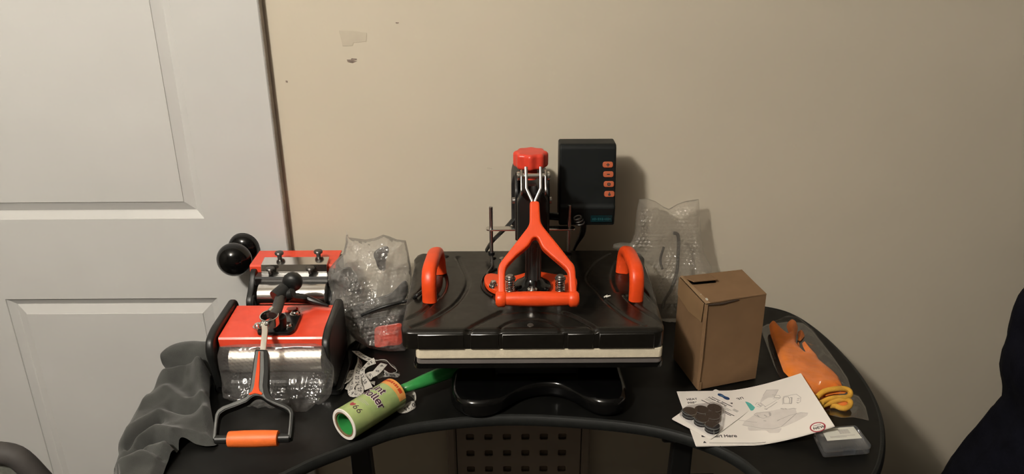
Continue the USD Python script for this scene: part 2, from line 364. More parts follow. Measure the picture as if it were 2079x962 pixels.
# the door, standing open flat against the wall: slab with two sunk-moulded panels
DY, DX1, DX0 = 1.515, -.4676, -1.250
PX0, PX1, PZL, PZU = -1.0855, -.632, .7776, .9594
def door_mesh():
    V, F_ = [], []
    def quad(a, b, c, d):
        n = len(V); V.extend([a, b, c, d]); F_.extend([(n, n+1, n+2), (n, n+2, n+3)])
    def rect(x0, x1, z0, z1, y): quad((x0, y, z0), (x1, y, z0), (x1, y, z1), (x0, y, z1))
    zs = [.01, .18, PZL, PZU, 1.83, 2.02]
    rect(DX0, PX0, zs[0], zs[5], DY); rect(PX1, DX1-.002, zs[0], zs[5], DY)
    for a, b in ((0, 1), (2, 3), (4, 5)): rect(PX0, PX1, zs[a], zs[b], DY)
    steps = [(0, 0), (.001, .0022), (.014, .0095), (.0165, .0105), (.036, .0025), (.0368, .0008)]
    for z0, z1 in ((zs[1], zs[2]), (zs[3], zs[4])):
        for (i0, d0), (i1, d1) in zip(steps[:-1], steps[1:]):
            A = [(PX0+i0, z0+i0), (PX1-i0, z0+i0), (PX1-i0, z1-i0), (PX0+i0, z1-i0)]
            B = [(PX0+i1, z0+i1), (PX1-i1, z0+i1), (PX1-i1, z1-i1), (PX0+i1, z1-i1)]
            for k in range(4):
                l = (k+1) % 4
                quad((A[k][0], DY+d0, A[k][1]), (A[l][0], DY+d0, A[l][1]), (B[l][0], DY+d1, B[l][1]), (B[k][0], DY+d1, B[k][1]))
        i, d = steps[-1]; rect(PX0+i, PX1-i, z0+i, z1-i, DY+d)
    quad((DX1-.002, DY, .01), (DX1, DY+.002, .01), (DX1, DY+.002, 2.02), (DX1-.002, DY, 2.02))
    quad((DX1, DY+.002, .01), (DX1, DY+.0235, .01), (DX1, DY+.0235, 2.02), (DX1, DY+.002, 2.02))
    quad((DX0, DY+.0235, .01), (DX0, DY, .01), (DX0, DY, 2.02), (DX0, DY+.0235, 2.02))
    quad((DX0, DY+.0235, .01), (DX0, DY+.0235, 2.02), (DX1, DY+.0235, 2.02), (DX1, DY+.0235, .01))
    quad((DX0, DY, 2.02), (DX1, DY, 2.02), (DX1, DY+.0235, 2.02), (DX0, DY+.0235, 2.02))
    return np.array(V, float), np.array(F_)
door = struct('door_1', door_mesh(), DOORW)
def child(parent, name, mesh, material, smooth=35, label=None):
    v, f = VF(mesh); p = numbered(parent, name)
    m = usdkit.mesh(stage, p, trimesh.Trimesh(v, f, process=False), material, smooth=smooth); meta(m.GetPrim(), label=label); return p
DARKEDGE = mat('door_edge', (.42, .37, .32), .7, var=.15, scale=25)
child(door, 'door_edge', box(DX1, DX1+.0012, DY+.003, DY+.0225, .012, 2.018, .0003), DARKEDGE, False, 'bare grey-brown edge of the white door')
ros = lathe([(0, .024), (.012, .0235), (.022, .020), (.029, .013), (.0315, .006), (.032, 0), (0, 0)], (-.558, DY, .8955), 48, 'y')
kn = child(door, 'door_knob', ros, GLOSSB, 60, 'glossy black round door knob')
child(kn, 'knob_ball', lathe([(.012, .018), (.0125, .034)] + [(max(.0345*math.sin(a), .0001), .064-.030*math.cos(a)) for a in np.linspace(.4, math.pi, 22)], (-.558, DY, .8955), 48, 'y'), GLOSSB, 60)

lamp = Thing('ceiling_lamp', 'bare warm ceiling bulb in a white round holder', 'lamp', (BULB[0], BULB[1], 2.5))
lamp.part('base', lathe([(0, 2.6), (.07, 2.6), (.07, 2.58), (.03, 2.565), (.024, 2.50), (0, 2.50)], (BULB[0], BULB[1], 0)), BULBM)

# ------------------------------------------------------------------ the desk
back = [(-.30, 1.534), (0, 1.535), (.35, 1.534)]
dR = [(.50, 1.53), (.56, 1.512), (.592, 1.485), (.621, 1.413), (.637, 1.308), (.638, 1.209), (.622, 1.118), (.592, 1.038), (.547, .964), (.49, .915), (.43, .90), (.385, .93)]
dF = [(.36, .985), (.321, 1.034), (.242, 1.080), (.13, 1.106), (0, 1.118), (-.104, 1.108), (-.197, 1.082), (-.254, 1.044), (-.308, 1.007), (-.347, .972)]
dL = [(-.40, .93), (-.47, .895), (-.55, .92), (-.60, .975), (-.628, 1.056), (-.636, 1.131), (-.632, 1.214), (-.617, 1.29), (-.597, 1.369), (-.56, 1.44), (-.50, 1.485), (-.44, 1.515)]
OUT = ccw(spline(back+dR+dF+dL, 260, closed=True)[:, :2] if False else spline(np.array(back+dR+dF+dL), 260, closed=True))
desk = Thing('desk', 'black kidney-shaped desk with rounded ends and a curved front, against the wall', 'desk', (0, 1.25, 0))
desk.part('desktop', slab(inset(OUT, .006), DZ-.016, DZ, .002), DESK)
E2 = np.vstack([OUT, OUT[:1]])
desk.part('edge_trim', tube(np.column_stack([inset(OUT, .005), np.full(len(OUT), DZ-.0105)]), .0075, 12, ratio=1.45, up=(0, 0, 1), closed=True), DESKRIM, label='dark grey rounded edge strip of the desk')
for sx, (a, b) in ((-1, ((692, 926), (728, 915))), (1, ((1388, 918), (1432, 935)))):
    xa = -.264 if sx < 0 else .292
    Pp = [(xa-.018, .0), (xa+.018, .0), (xa+.018, 1.0), (xa-.018, 1.0)]
    leg = slab(fillet([(-.017, .73), (.017, .73), (.028, .03), (-.028, .03)], .003), 0, .022, .004)
    v, f = leg; Yl = 1.115
    desk.part('leg', (np.column_stack([v[:, 0]+xa, Yl+v[:, 2]+(.73-v[:, 1])*.06, v[:, 1]]), f), BLACKM)
    desk.part('leg_clamp', lathe([(0, -.012), (.011, -.012), (.013, -.009), (.013, .009), (.011, .012), (0, .012)], (xa+(-sx)*.024, Yl+.01, .705), 24, 'x'), BLACKM)
    desk.part('foot', box(xa-.03, xa+.03, .92, 1.46, 0, .035, .01), BLACKM)
desk.part('crossbar', box(.20, .46, 1.44, 1.465, .322, .352, .004), BLACKM)
desk.part('crossbar', box(-.60, -.16, 1.44, 1.465, .20, .23, .004), BLACKM)
pn = Thing('perforated_panel', 'beige panel of square holes between two posts, standing under the desk', 'panel', (.012, 1.49, 0))
holes = []
for i in range(6):
    for j in range(7):
        cx, cz = -.0975+i*.0417, .443-j*.0445
        holes.append(roundrect(.018, .016, .003, 3, (cx, cz)))
v, f = slab(np.array([(-.128, .05), (.153, .05), (.153, .478), (-.128, .478)]), 0, .004, .0008, 1, holes)
pn.part('perforated_sheet', (np.column_stack([v[:, 0], 1.482-v[:, 2], v[:, 1]]), f), PANELM, label='beige sheet with rows of square holes')
pn.part('back_tray', cat(box(-.13, .155, 1.490, 1.496, .05, .478), box(-.13, .155, 1.482, 1.526, .478, .482, .001), box(-.13, .155, 1.482, 1.526, .046, .05, .001)), mat('tray_brown', (.24, .18, .13), .7))
pn.part('post', box(-.150, -.130, 1.474, 1.526, 0, .484, .004), PANELM); pn.part('post', box(.155, .174, 1.474, 1.526, 0, .484, .004), PANELM)

# ------------------------------------------------------------------ the heat press
PZ = .917
hp = Thing('heat_press', 'black swing-away heat press with orange-red lever, side handles and red knob', 'heat press', (.034, 1.28, DZ))
bo = [(-.108, 1.30), (-.108, 1.18), (-.102, 1.135), (-.078, 1.110), (-.045, 1.108), (-.020, 1.122), (.01, 1.152), (.045, 1.168), (.085, 1.162), (.12, 1.128), (.145, 1.110), (.175, 1.112), (.193, 1.135), (.196, 1.18), (.196, 1.30), (.19, 1.40), (.12, 1.47), (.085, 1.505), (-.01, 1.505), (-.04, 1.47), (-.10, 1.40)]
hp.part('base', slab(spline(bo, 150, closed=True), DZ+.001, DZ+.036, .013, 5), GLOSSB, smooth=60)
hp.part('support_block', box(-.03, .115, 1.19, 1.42, DZ+.035, .842, .004), BLACKM)
hp.part('lower_plate', slab(roundrect(.412, .320, .010, 5, (.042, 1.282)), .840, .853, .003), GLOSSB, label='black lower plate under the pad')
hp.part('heating_plate', slab(roundrect(.402, .317, .008, 5, (.043, 1.2765)), .852, .8645, .002), GREYPL, label='grey lower platen')
hp.part('silicone_pad', slab(roundrect(.402, .322, .008, 5, (.043, 1.2745)), .8645, .8828, .002), CREAM, label='cream silicone pad')

# cover: outline with lobed back corners; top carries pressed-in grooves
xl, xr, yf, yb = -.1815, .2465, 1.1135, 1.446
cov = [(xl+.004, yf+.004), (xl+.010, yf-.001), (xl+.02, yf-.002), (.03, yf-.002), (xr-.02, yf-.002), (xr-.010, yf-.001), (xr-.003, yf+.005), (xr, yf+.02), (xr+.006, 1.30), (xr+.007, 1.385), (xr+.012, 1.41), (xr+.008, 1.428), (xr-.004, 1.436), (xr-.018, 1.434), (xr-.030, 1.440), (xr-.036, yb), (.03, yb), (xl+.036, yb), (xl+.030, 1.440), (xl+.018, 1.434), (xl+.004, 1.436), (xl-.006, 1.428), (xl-.010, 1.41), (xl-.005, 1.385), (xl-.004, 1.30), (xl, yf+.02)]
cov = ccw(cov)
def G(pts): return np.array([at(x, y, z=PZ)[:2] for x, y in pts])
grooves = [spline(G([(930, 522), (946, 556), (949.5, 571), (942, 594), (921, 619), (901, 633), (871, 650), (838, 663)]), 60),
           spline(G([(826, 614), (855, 590), (866, 570)]), 20), spline(G([(828, 646), (855, 633), (878, 613), (888, 600)]), 30),
           spline(G([(899, 545), (905, 573), (901, 590), (892, 603)]), 20), spline(G([(1020, 632), (955, 665), (946, 672)]), 30),
           spline(G([(1239, 515), (1212, 531.6), (1197, 550), (1193, 569), (1212, 590), (1229, 610.6), (1249, 627), (1276, 646), (1308, 660)]), 60),
           spline(G([(1270, 600), (1283, 613), (1312, 633), (1344, 651)]), 30), spline(G([(1296, 575), (1305.5, 588), (1330, 614)]), 20),
           spline(G([(1145, 635), (1165, 643), (1202, 663), (1212, 671)]), 30),
           spline(G([(1252, 530), (1243, 552), (1243, 572), (1252, 592)]), 20),
           spline(G([(1010, 674), (1024, 660), (1048, 651), (1077, 648), (1108, 651), (1130, 660), (1146, 674)]), 40),
           spline(G([(1005, 640), (1040, 634), (1077, 632), (1115, 634), (1150, 640)]), 30)]
gw = [.0042, .004, .004, .003, .0042, .003, .0042, .004, .0042, .0028, .003, .002]
gdep = [.0035, .003, .003, .0022, .0035, .002, .003, .003, .0032, .0016, .0018, .0012]
P, T, d = fill(inset(cov, .0055), .0026)
zt = np.full(len(P), PZ) - .0022*np.clip(1-d/.006, 0, 1)**2
for g, w_, dp in zip(grooves, gw, gdep):
    gg = np.array(LineString(g).segmentize(.001).coords)
    dd = cKDTree(gg).query(P)[0]
    zt = zt - dp*np.clip(1.35-dd/w_, 0, 1)
top = np.column_stack([P, zt])
bd = np.where(d == 0)[0]
loop = top[bd]; n = len(bd)
L1 = resample(cov, 1)  # placeholder spacing replaced below
cR = ccw(np.array([LineString(np.vstack([cov, cov[:1]])).interpolate(k/n, normalized=True).coords[0] for k in range(n)]))
ringA = loop
tr = cKDTree(np.vstack([LineString(np.vstack([cov, cov[:1]])).segmentize(.0008).coords]))
near = tr.data[tr.query(loop[:, :2])[1]]
rings = [ringA, np.column_stack([near*.6+loop[:, :2]*.4, loop[:, 2]-.0018]), np.column_stack([near, np.full(n, PZ-.007)]), np.column_stack([near, np.full(n, .887)]), np.column_stack([near*.7+loop[:, :2]*.3, np.full(n, .8834)])]
V = np.vstack([top]+rings); F_ = [T]; o = len(top)
for i in range(len(rings)-1):
    k = np.arange(n); l = (k+1) % n
    F_ += [np.column_stack([o+(i+1)*n+k, o+(i+1)*n+l, o+i*n+l]), np.column_stack([o+(i+1)*n+k, o+i*n+l, o+i*n+k])]
ribs = [box(a, b, yf-.0034, yf+.002, .8832, PZ-.006, .0014) for a, b in ((-.153, -.078), (-.068, -.022), (-.017, .083), (.088, .130), (.139, .228))]
cover = hp.part('upper_cover', cat((V, np.vstack(F_)), *ribs), COVER, smooth=40, label='black pressed cover with curved grooves')
hp.part('heat_block', slab(roundrect(.385, .30, .01, 4, (.034, 1.28)), .8829, .886, .001), DSTEEL)
hp.part('badge', slab(circle(at(1077, 660, z=PZ)[:2], .0052, 24, .0062), PZ-.001, PZ+.0008, .0006), STEEL, parent=cover)
for px_, py_ in ((1001, 524), (1020, 525), (905, 520)):
    hp.part('cover_screw', lathe([(0, .003), (.0035, .0028), (.006, .0012), (.0062, 0)], (*at(px_, py_, z=PZ)[:2], PZ), 20), STEEL if px_ == 1020 else BLACKM, parent=cover)

# side handles: bent round-edged bars running front to back
for hx, lean in ((-.1385, -.004), (.209, .004)):
    pts = [(hx-lean, 1.334, .916), (hx-lean*.6, 1.336, .940), (hx-lean*.2, 1.329, .959), (hx+lean*.3, 1.305, .968), (hx+lean*.6, 1.262, .9705), (hx+lean, 1.232, .966), (hx+lean, 1.2195, .950), (hx+lean, 1.218, .932), (hx+lean, 1.218, .917)]
    hp.part('side_handle', tube(spline(pts, 46), .0125, 20, ratio=.80, up=(0, -1, 0), sq=2.6), ORANGE, smooth=60, label='orange-red bent side handle')

# lower bracket, springs, piston
br = [at(x, y, z=PZ+.004)[:2] for x, y in ((983, 573), (988, 562), (1000, 560), (1035, 566), (1080, 556), (1130, 562), (1165, 566), (1172, 578), (1165, 592), (1130, 600), (1080, 606), (1040, 600), (1010, 596), (992, 588))]
hp.part('bracket_plate', slab(spline(br, 80, closed=True), PZ+.001, PZ+.010, .002), ORANGE, label='orange-red spring bracket under the piston')
v_, f_ = tube(spline([(*at(x, y, z=PZ)[:2], PZ+.0015) for x, y in ((1008, 547), (990, 556), (978, 573), (984, 592), (1000, 603))], 24), .002, 8)
hp.part('cable_grommet', (v_, f_), BLACKM)
for px_, py_ in ((1002, 582), (1137, 592), (1036, 592)):
    c = at(px_, py_, z=PZ+.010)
    if px_ == 1002:
        hp.part('bracket_bolt', lathe([(0, .012), (.004, .0115), (.006, .008), (.006, .004), (.008, .004), (.008, 0)], c, 24), CHROME)
        continue
    t = np.linspace(0, 5.2*2*np.pi, 130)
    sp = hp.part('spring', tube(np.column_stack([c[0]+.0075*np.cos(t), c[1]+.0075*np.sin(t), c[2]+.001+t/t[-1]*.022]), .0011, 7), CHROME, label='chrome coil spring')
    hp.part('spring_bolt', cat(rod(c, c+(0, 0, .026), .0045), lathe([(0, .006), (.0055, .006), (.0075, .004), (.0075, .001), (.0095, .001), (.0095, -.001), (0, -.001)], c+(0, 0, .0255), 6 if False else 18)), STEEL, parent=sp)
pc = at(1080, 596, z=PZ+.006)
hp.part('piston', cat(rod((pc[0]+.002, pc[1]+.01, PZ+.02), (pc[0]+.002, pc[1]+.01, 1.02), .0125, 22), *[rod((pc[0]+.002+.0125*math.cos(a), pc[1]+.01+.0125*math.sin(a), PZ+.028), (pc[0]+.002+.0125*math.cos(a), pc[1]+.01+.0125*math.sin(a), 1.01), .0014, 6) for a in np.linspace(0, 2*math.pi, 12, endpoint=False)]), DSTEEL, label='ribbed dark piston')
hp.part('piston_cup', lathe([(0, .036), (.012, .036), (.014, .022), (.024, .014), (.031, .010), (.033, .006), (.031, .002), (.02, 0), (0, 0)], (pc[0]+.001, pc[1]+.012, PZ+.010), 40), GLOSSB, smooth=50)
hp.part('piston_nut', cat(lathe([(0, .004), (.006, .0035), (.0085, .001), (.0085, -.004), (0, -.004)], (pc[0], pc[1]-.020, PZ+.0245), 24), lathe([(0, .006), (.0085, .005), (.009, 0), (.007, -.002), (.007, -.006), (.0095, -.009), (.0095, -.012), (0, -.012)], (pc[0], pc[1]-.021, PZ+.020), 24)), CHROME)

# arm head: rear housing with rounded top, side plates and front body
cx = .0345
def yz_slab(poly, x0, x1, b=.0015):
    v, f = slab(np.array(poly), x0, x1, b); return np.column_stack([v[:, 2], v[:, 0], v[:, 1]]), f
def xz_slab(poly, y0, y1, b=.002):
    v, f = slab(np.array(poly), -y1, -y0, b); return np.column_stack([v[:, 0], -v[:, 2], v[:, 1]]), f
hp.part('column', cat(rod((cx, 1.478, DZ+.03), (cx, 1.478, 1.0), .021, 28)), BLACKM)
arch = [(-.0345, .978), (.0345, .978), (.0345, 1.066), (.031, 1.082), (.020, 1.091), (-.020, 1.091), (-.031, 1.082), (-.0345, 1.066)]
hp.part('arm_housing', xz_slab(fillet([(x+cx-.001, z) for x, z in arch], .006), 1.410, 1.496, .004), PLASTB)
for s in (-1, 1):
    hp.part('arm_side_plate', yz_slab(fillet([(1.43, .985), (1.320, .985), (1.310, 1.03), (1.315, 1.08), (1.335, 1.105), (1.350, 1.108), (1.43, 1.075)], .008), cx+s*.0275-.003+.002, cx+s*.0275+.003+.002), BLACKM)
hp.part('arm_body', xz_slab(fillet([(cx-.0255, .972), (cx+.0295, .972), (cx+.0295, 1.072), (cx+.020, 1.089), (cx-.016, 1.089), (cx-.0255, 1.072)], .005), 1.288, 1.42, .004), PLASTB)
for sx in (-1, 1):
    hp.part('arm_bolt', rod((cx+.002+sx*.0295, 1.345, 1.055), (cx+.002+sx*.036, 1.345, 1.055), .0062, 18), STEEL)
# red adjusting knob
kc = np.array([.034, 1.355, 1.1155]); th = np.linspace(0, 2*np.pi, 96, endpoint=False)
rk = .0295+.0018*np.cos(8*th+.4)
hp.part('pressure_knob', slab(np.column_stack([kc[0]+rk*np.cos(th), kc[1]+rk*np.sin(th)]), kc[2], kc[2]+.029, .006, 4), KNOBR, smooth=50, label='lobed red pressure knob on top')
hp.part('knob_stem', lathe([(.0001, .03), (.011, .03), (.0125, .012), (.011, 0), (.0001, 0)], kc-(0, 0, .022), 24), KNOBR)
# chrome toggle links, pin
pv = at(1083, 358, Y=1.290)
for s in (-1, 1):
    sec = hp.part('toggle_link', tube([(pv[0]+s*.0125, 1.296, pv[2]+.014), (pv[0]+s*.0125, 1.288, pv[2]), (pv[0]+s*.0122, 1.277, pv[2]-.018), (pv[0]+s*.003, 1.268, pv[2]-.036), (pv[0]+s*.002, 1.262, pv[2]-.046)], .0070, 10, ratio=.42, up=(1, 0, 0), sq=4), STEEL)
    hp.part('toggle_arm', yz_slab(fillet([(1.272, 1.088), (1.262, 1.098), (1.280, 1.126), (1.298, 1.130), (1.312, 1.10), (1.30, 1.085)], .006), pv[0]+s*.0205-.0018, pv[0]+s*.0205+.0018), STEEL)
hp.part('pivot_pin', cat(rod((pv[0]-.026, 1.289, pv[2]+.001), (pv[0]+.026, 1.289, pv[2]+.001), .0045), rod((pv[0]-.0285, 1.289, pv[2]+.001), (pv[0]-.0225, 1.289, pv[2]+.001), .008), rod((pv[0]+.0225, 1.289, pv[2]+.001), (pv[0]+.0285, 1.289, pv[2]+.001), .008)), CHROME)
hp.part('toggle_rod', lathe([(0, .03), (.007, .03), (.009, .024), (.0095, .004), (.0095, 0), (0, 0)], (pv[0]-.001, 1.297, 1.070), 24), DSTEEL)
# Y-shaped lever
pA, pB = np.array([0, 1.262, 1.090]), np.array([0, 1.138, .945])
ey = (pB-pA)/np.linalg.norm(pB-pA); nrm = np.cross(np.array([1., 0, 0]), ey); nrm = nrm if nrm[1] < 0 else -nrm
pl = (nrm, nrm@pA)
def HP(zx, zy): q = at(960+zx/4.008, 400+zy/4.008, plane=pl); return (q[0], (q-pA)@ey)
def on_lever(v): return np.column_stack([v[:, 0], np.zeros(len(v)), np.zeros(len(v))])+pA+v[:, 1:2]*ey+v[:, 2:3]*nrm
yout = [HP(*q) for q in ((463, 45), (540, 45), (546, 150), (550, 210), (566, 245), (680, 385), (790, 525), (822, 560), (832, 600), (838, 700), (846, 800), (848, 880), (786, 885), (782, 760), (776, 650), (770, 610), (745, 580), (650, 500), (565, 425), (545, 380), (528, 345), (505, 336), (482, 350), (465, 390), (430, 425), (350, 490), (285, 560), (268, 590), (262, 640), (262, 760), (262, 885), (200, 885), (202, 760), (203, 620), (208, 575), (225, 540), (335, 400), (447, 255), (460, 225), (463, 150))]
v, f = slab(fillet(yout, .004, 3), -.011, .009, .0030, 3)
lev = hp.part('lever', (on_lever(v), f), ORANGE, smooth=50, label='Y-shaped orange-red lever')
g0, g1 = np.array([HP(230, 828)[0], 0, 0])+pA+HP(230, 828)[1]*ey, np.array([HP(818, 828)[0], 0, 0])+pA+HP(818, 828)[1]*ey
tt = np.linspace(0, 1, 30)
hp.part('lever_grip', tube(g0+(g1-g0)*tt[:, None], .0095+.0030*np.sin(np.pi*tt)**.7, 22, up=nrm), ORANGE, parent=lev, smooth=60)
for q in (g0, g1): hp.part('grip_boss', rod(q-np.array([.009, 0, 0]), q+np.array([.009, 0, 0]), .0135, 22, .004), ORANGE, parent=lev, smooth=60)
# guide bar and rods
hp.part('guide_bar', slab(fillet([(-.0465, 1.381), (.117, 1.381), (.121, 1.39), (.117, 1.399), (-.0465, 1.399), (-.0505, 1.39)], .005), .981, .9845, .001), CHROME, label='thin chrome cross bar')
for gx in (-.0395, .1085):
    gr = hp.part('guide_rod', rod((gx, 1.39, PZ), (gx, 1.39, 1.027 if gx < 0 else 1.03), .0035), STEEL)
    hp.part('rod_nut', lathe([(.0035, .006), (.0062, .006), (.0062, 0), (.0035, 0)], (gx, 1.39, PZ+.012), 12), BLACKM, parent=gr)
hp.part('sensor_wire', tube(spline([(-.0395, 1.388, PZ+.012), (-.037, 1.37, PZ+.004), (-.040, 1.345, PZ+.003), (-.046, 1.318, PZ+.004), (-.040, 1.296, PZ+.004)], 30), .0022, 8), DSTEEL)
hp.part('cable_strap', tube(spline([(.006, 1.415, .996), (-.015, 1.405, .975), (-.036, 1.40, .955), (-.050, 1.41, .93)], 24), .0055, 10, ratio=.5), PLASTB)

# control box with its buttons and display
cb = []
bx0, bx1 = .0895, .1955
prof = [(1.404, .983), (1.455, .983), (1.462, 1.0), (1.468, 1.12), (1.466, 1.137), (1.425, 1.138), (1.419, 1.131), (1.402, 1.026), (1.398, 1.020)]
v, f = slab(fillet(prof, .003, 3), bx0, bx1, .0035, 3)
ctl = hp.part('control_box', (np.column_stack([v[:, 2], v[:, 0], v[:, 1]]), f), BOXB, label='black control box with orange buttons')
fn_ = np.array([0., -(1.131-1.026), (1.419-1.402)]); fn_ /= np.linalg.norm(fn_)
fpl = (fn_, fn_@np.array([0, 1.402, 1.026])); eu = np.cross(np.array([1., 0, 0]), -fn_); eu = eu if eu[2] > 0 else -eu
def face_surf(c): return lambda x, y, h: c+x[:, None]*np.array([1., 0, 0])+y[:, None]*eu+h[:, None]*fn_
bs = [(1234, 334), (1235, 353.5), (1236, 373.5), (1237, 393.5)]
for k, (bx_, by_) in enumerate(bs):
    c = at(bx_, by_, plane=fpl); S = face_surf(c)
    v, f = slab(roundrect(.0195, .0115, .004, 5), -.0005, .0022, .0012); b_ = hp.part('button', (S(v[:, 0], v[:, 1], v[:, 2]), f), BTN, parent=ctl, label='small orange button')
    if k == 0: ic = cat(flatprint(roundrect(.0065, .0016, .0003, 2), S, .0026), flatprint(roundrect(.0016, .0065, .0003, 2), S, .0027))
    elif k == 1: ic = flatprint(roundrect(.0055, .0016, .0003, 2), S, .0026)
    elif k == 2: ic = cat(flatprint(roundrect(.0062, .0058, .0018, 4), S, .0026, [circle((0, .0004), .0011, 10)]))
    else: ic = cat(flatprint(circle((0, -.001), .0025, 16), S, .0026), flatprint([(-.001, 0), (.001, 0), (.0009, .0038), (-.0009, .0038)], S, .0027))
    hp.part('button_symbol', ic, INK, parent=ctl)
fn2 = np.array([0., -1., -.12]); fn2 /= np.linalg.norm(fn2); eu2 = np.array([0., -.12, 1.]); eu2 /= np.linalg.norm(eu2)
c2 = at(1221, 444, Y=1.4005); S2 = lambda x, y, h: c2+x[:, None]*np.array([1., 0, 0])+y[:, None]*eu2+h[:, None]*fn2
v, f = slab(roundrect(.041, .0135, .001, 3), -.004, .0012, .0004); hp.part('display', (S2(v[:, 0], v[:, 1], v[:, 2]), f), LCD, parent=ctl, label='dim teal display')
hp.part('display_digits', cat(*[flatprint(roundrect(.0022, h, .0003, 2, (x, 0)), S2, .0016) for x, h in zip(np.linspace(-.016, .016, 10), (.004, .005, .002, .005, .004, .005, .002, .004, .005, .003))]), LCDT, parent=ctl)
hp.part('side_screw', rod((bx1-.001, 1.43, 1.079), (bx1+.002, 1.43, 1.079), .003), PLASTB, parent=ctl)
hp.part('box_arm', rod((cx+.02, 1.432, .994), (.118, 1.405, .998), .0075, 16), BLACKM)
for k in range(3):
    c = np.array([.124+.0028*k, 1.392, 1.003-.0052*k])
    t = np.linspace(0, 2*np.pi, 24, endpoint=False)
    hp.part('arm_coil', tube(np.column_stack([c[0]+.0068*np.cos(t), c[1]+.004*np.sin(t), c[2]+.0028*np.sin(t+.6)]), .0022, 8, closed=True), DSTEEL)
hp.part('power_cable', tube(spline([(.138, 1.425, .990), (.139, 1.424, .972), (.137, 1.43, .955), (.132, 1.445, .935), (.124, 1.47, .90), (.115, 1.49, .85), (.10, 1.48, .79), (.085, 1.45, .78)], 40), np.r_[np.full(8, .0062), np.linspace(.006, .003, 8), np.full(24, .0028)], 12), PLASTB)

# a scrap of lint on the cover
ln = at(1232, 602, z=PZ+.002)
bl = m3.Manifold.batch_hull([m3.Manifold.sphere(.002, 12).translate((0, 0, 0)), m3.Manifold.sphere(.0012, 12).translate((.006, .002, .001))])
bl = bl+m3.Manifold.batch_hull([m3.Manifold.sphere(.0016, 12).translate((-.004, -.001, 0)), m3.Manifold.sphere(.001, 12).translate((.001, .004, .001))])
obj('lint_scrap', mv(bl, (ln[0], ln[1], PZ+.0018)), LABELW, 'tiny scrap of white lint lying on the black press cover', 'lint')

# ------------------------------------------------------------------ the mug press
mp = Thing('mug_press', 'red and black mug press with a grey Y-shaped lever and orange grip', 'mug press', (-.42, 1.30, DZ))
mp.part('base', slab(fillet([(-.53, 1.19), (-.30, 1.18), (-.30, 1.49), (-.53, 1.48)], .012), DZ+.001, DZ+.013, .003), GLOSSB)
# red hood: bent sheet with a lip
hx0, hx1 = -.5065, -.3245
hood = [(1.190, .845), (1.190, .8595), (1.1925, .8625), (1.312, .8625), (1.314, .8605), (1.1955, .8600), (1.1935, .8575), (1.1935, .845)]
v, f = slab(np.array(hood), hx0, hx1, .0006, 1); mp.part('front_hood', (np.column_stack([v[:, 2]-.05*(v[:, 0]-1.19), v[:, 0], v[:, 1]]), f), REDPL, smooth=20, label='red sheet-metal hood over the front cylinder')
for s, x_ in ((-1, -.516), (1, -.3185)):
    prof_ = fillet([(1.33, .762), (1.33, .862), (1.318, .874), (1.205, .876), (1.172, .868), (1.163, .845), (1.178, .79), (1.185, .762)], .012, 5)
    v, f = slab(prof_, x_-.0070, x_+.0070, .005, 4)
    mp.part('side_frame', (np.column_stack([v[:, 2]-.04*(v[:, 0]-1.19), v[:, 0], v[:, 1]]), f), PLASTB, smooth=50, label='thick black side frame')
mp.part('front_cylinder', cat(tube([(-.492, 1.208, .813), (-.491, 1.208, .813), (-.333, 1.208, .813), (-.332, 1.208, .813)], .026, 48)), ALU2, label='polished steel cylinder under the hood', smooth=40)
mp.part('cylinder_rest', cat(box(-.50, -.33, 1.19, 1.27, DZ+.012, .776, .004), box(-.497, -.487, 1.20, 1.25, .774, .83, .002), box(-.337, -.327, 1.20, 1.25, .774, .83, .002)), BLACKM)
# foot plate and bolts on the hood, clamp ring, rods
fp = [at(x, y, z=.866)[:2] for x, y in ((522, 678), (524, 668), (560, 640), (602, 632), (612, 640), (598, 672), (588, 678))]
ft = mp.part('foot_plate', slab(fillet(fp, .006), .8628, .869, .0015), BLACKM)
for px_, py_, m_ in ((584, 662, CHROME), (599, 637, CHROME), (524, 663, CHROME)):
    mp.part('foot_bolt', lathe([(0, .006), (.005, .006), (.0068, .004), (.0068, .001), (.009, .001), (.009, -.001), (0, -.001)], at(px_, py_, z=.870), 18), m_, parent=ft)
mp.part('foot_lug', box(*(lambda a: (a[0]-.010, a[0]+.010, a[1]-.006, a[1]+.010))(at(592, 632, z=.868)), .8625, .873, .002), REDPL)
ring_c = at(548, 648, z=.893)
t = np.linspace(0, 2*np.pi, 40, endpoint=False)
v, f = slab(circle((0, 0), .0165, 36), -.009, .009, .0012, 2, [circle((0, 0), .0138, 36)])
Rr = rot((1, 0, 0), 10)
mp.part('clamp_ring', mv((v, f), ring_c, Rr), CHROME, smooth=40, label='round steel clamp ring')
mp.part('clamp_stand', rod(ring_c+(.012, .012, -.026), ring_c+(.012, .012, .0), .012), BLACKM)
kb = at(588, 574, z=.925)
mp.part('link_rod', tube([ring_c+(.006, .004, .004), ring_c+(.008, .012, .007), kb+(-.010, -.022, -.012), kb+(-.008, -.018, -.010)], .0095, 20), DSTEEL, smooth=50)
mp.part('link_joint', cat(rod(ring_c+(-.001, .006, .010), ring_c+(.003, .016, .013), .0052), rod(ring_c+(-.016, -.016, -.004), ring_c+(-.010, -.012, -.004), .0055), rod(ring_c+(-.004, -.018, -.001), ring_c+(.002, -.016, -.001), .0045)), CHROME)
mp.part('link_collar', cat(tube([kb+(-.018, -.030, -.016), kb+(-.004, -.012, -.008)], .0150, 20), rod(kb+(-.022, -.018, -.018), kb+(.012, -.022, -.010), .010)), PLASTB)
mp.part('rear_knob', lathe([(0, .012), (.010, .0115), (.0165, .007), (.018, 0), (.0165, -.008), (.010, -.012), (0, -.012)], kb+(.004, .004, 0), 32, 'y'), PLASTB, smooth=60)
ga, gb, gc = at(538, 672, z=.886), at(534, 712, z=.868), at(527, 760, z=.845)
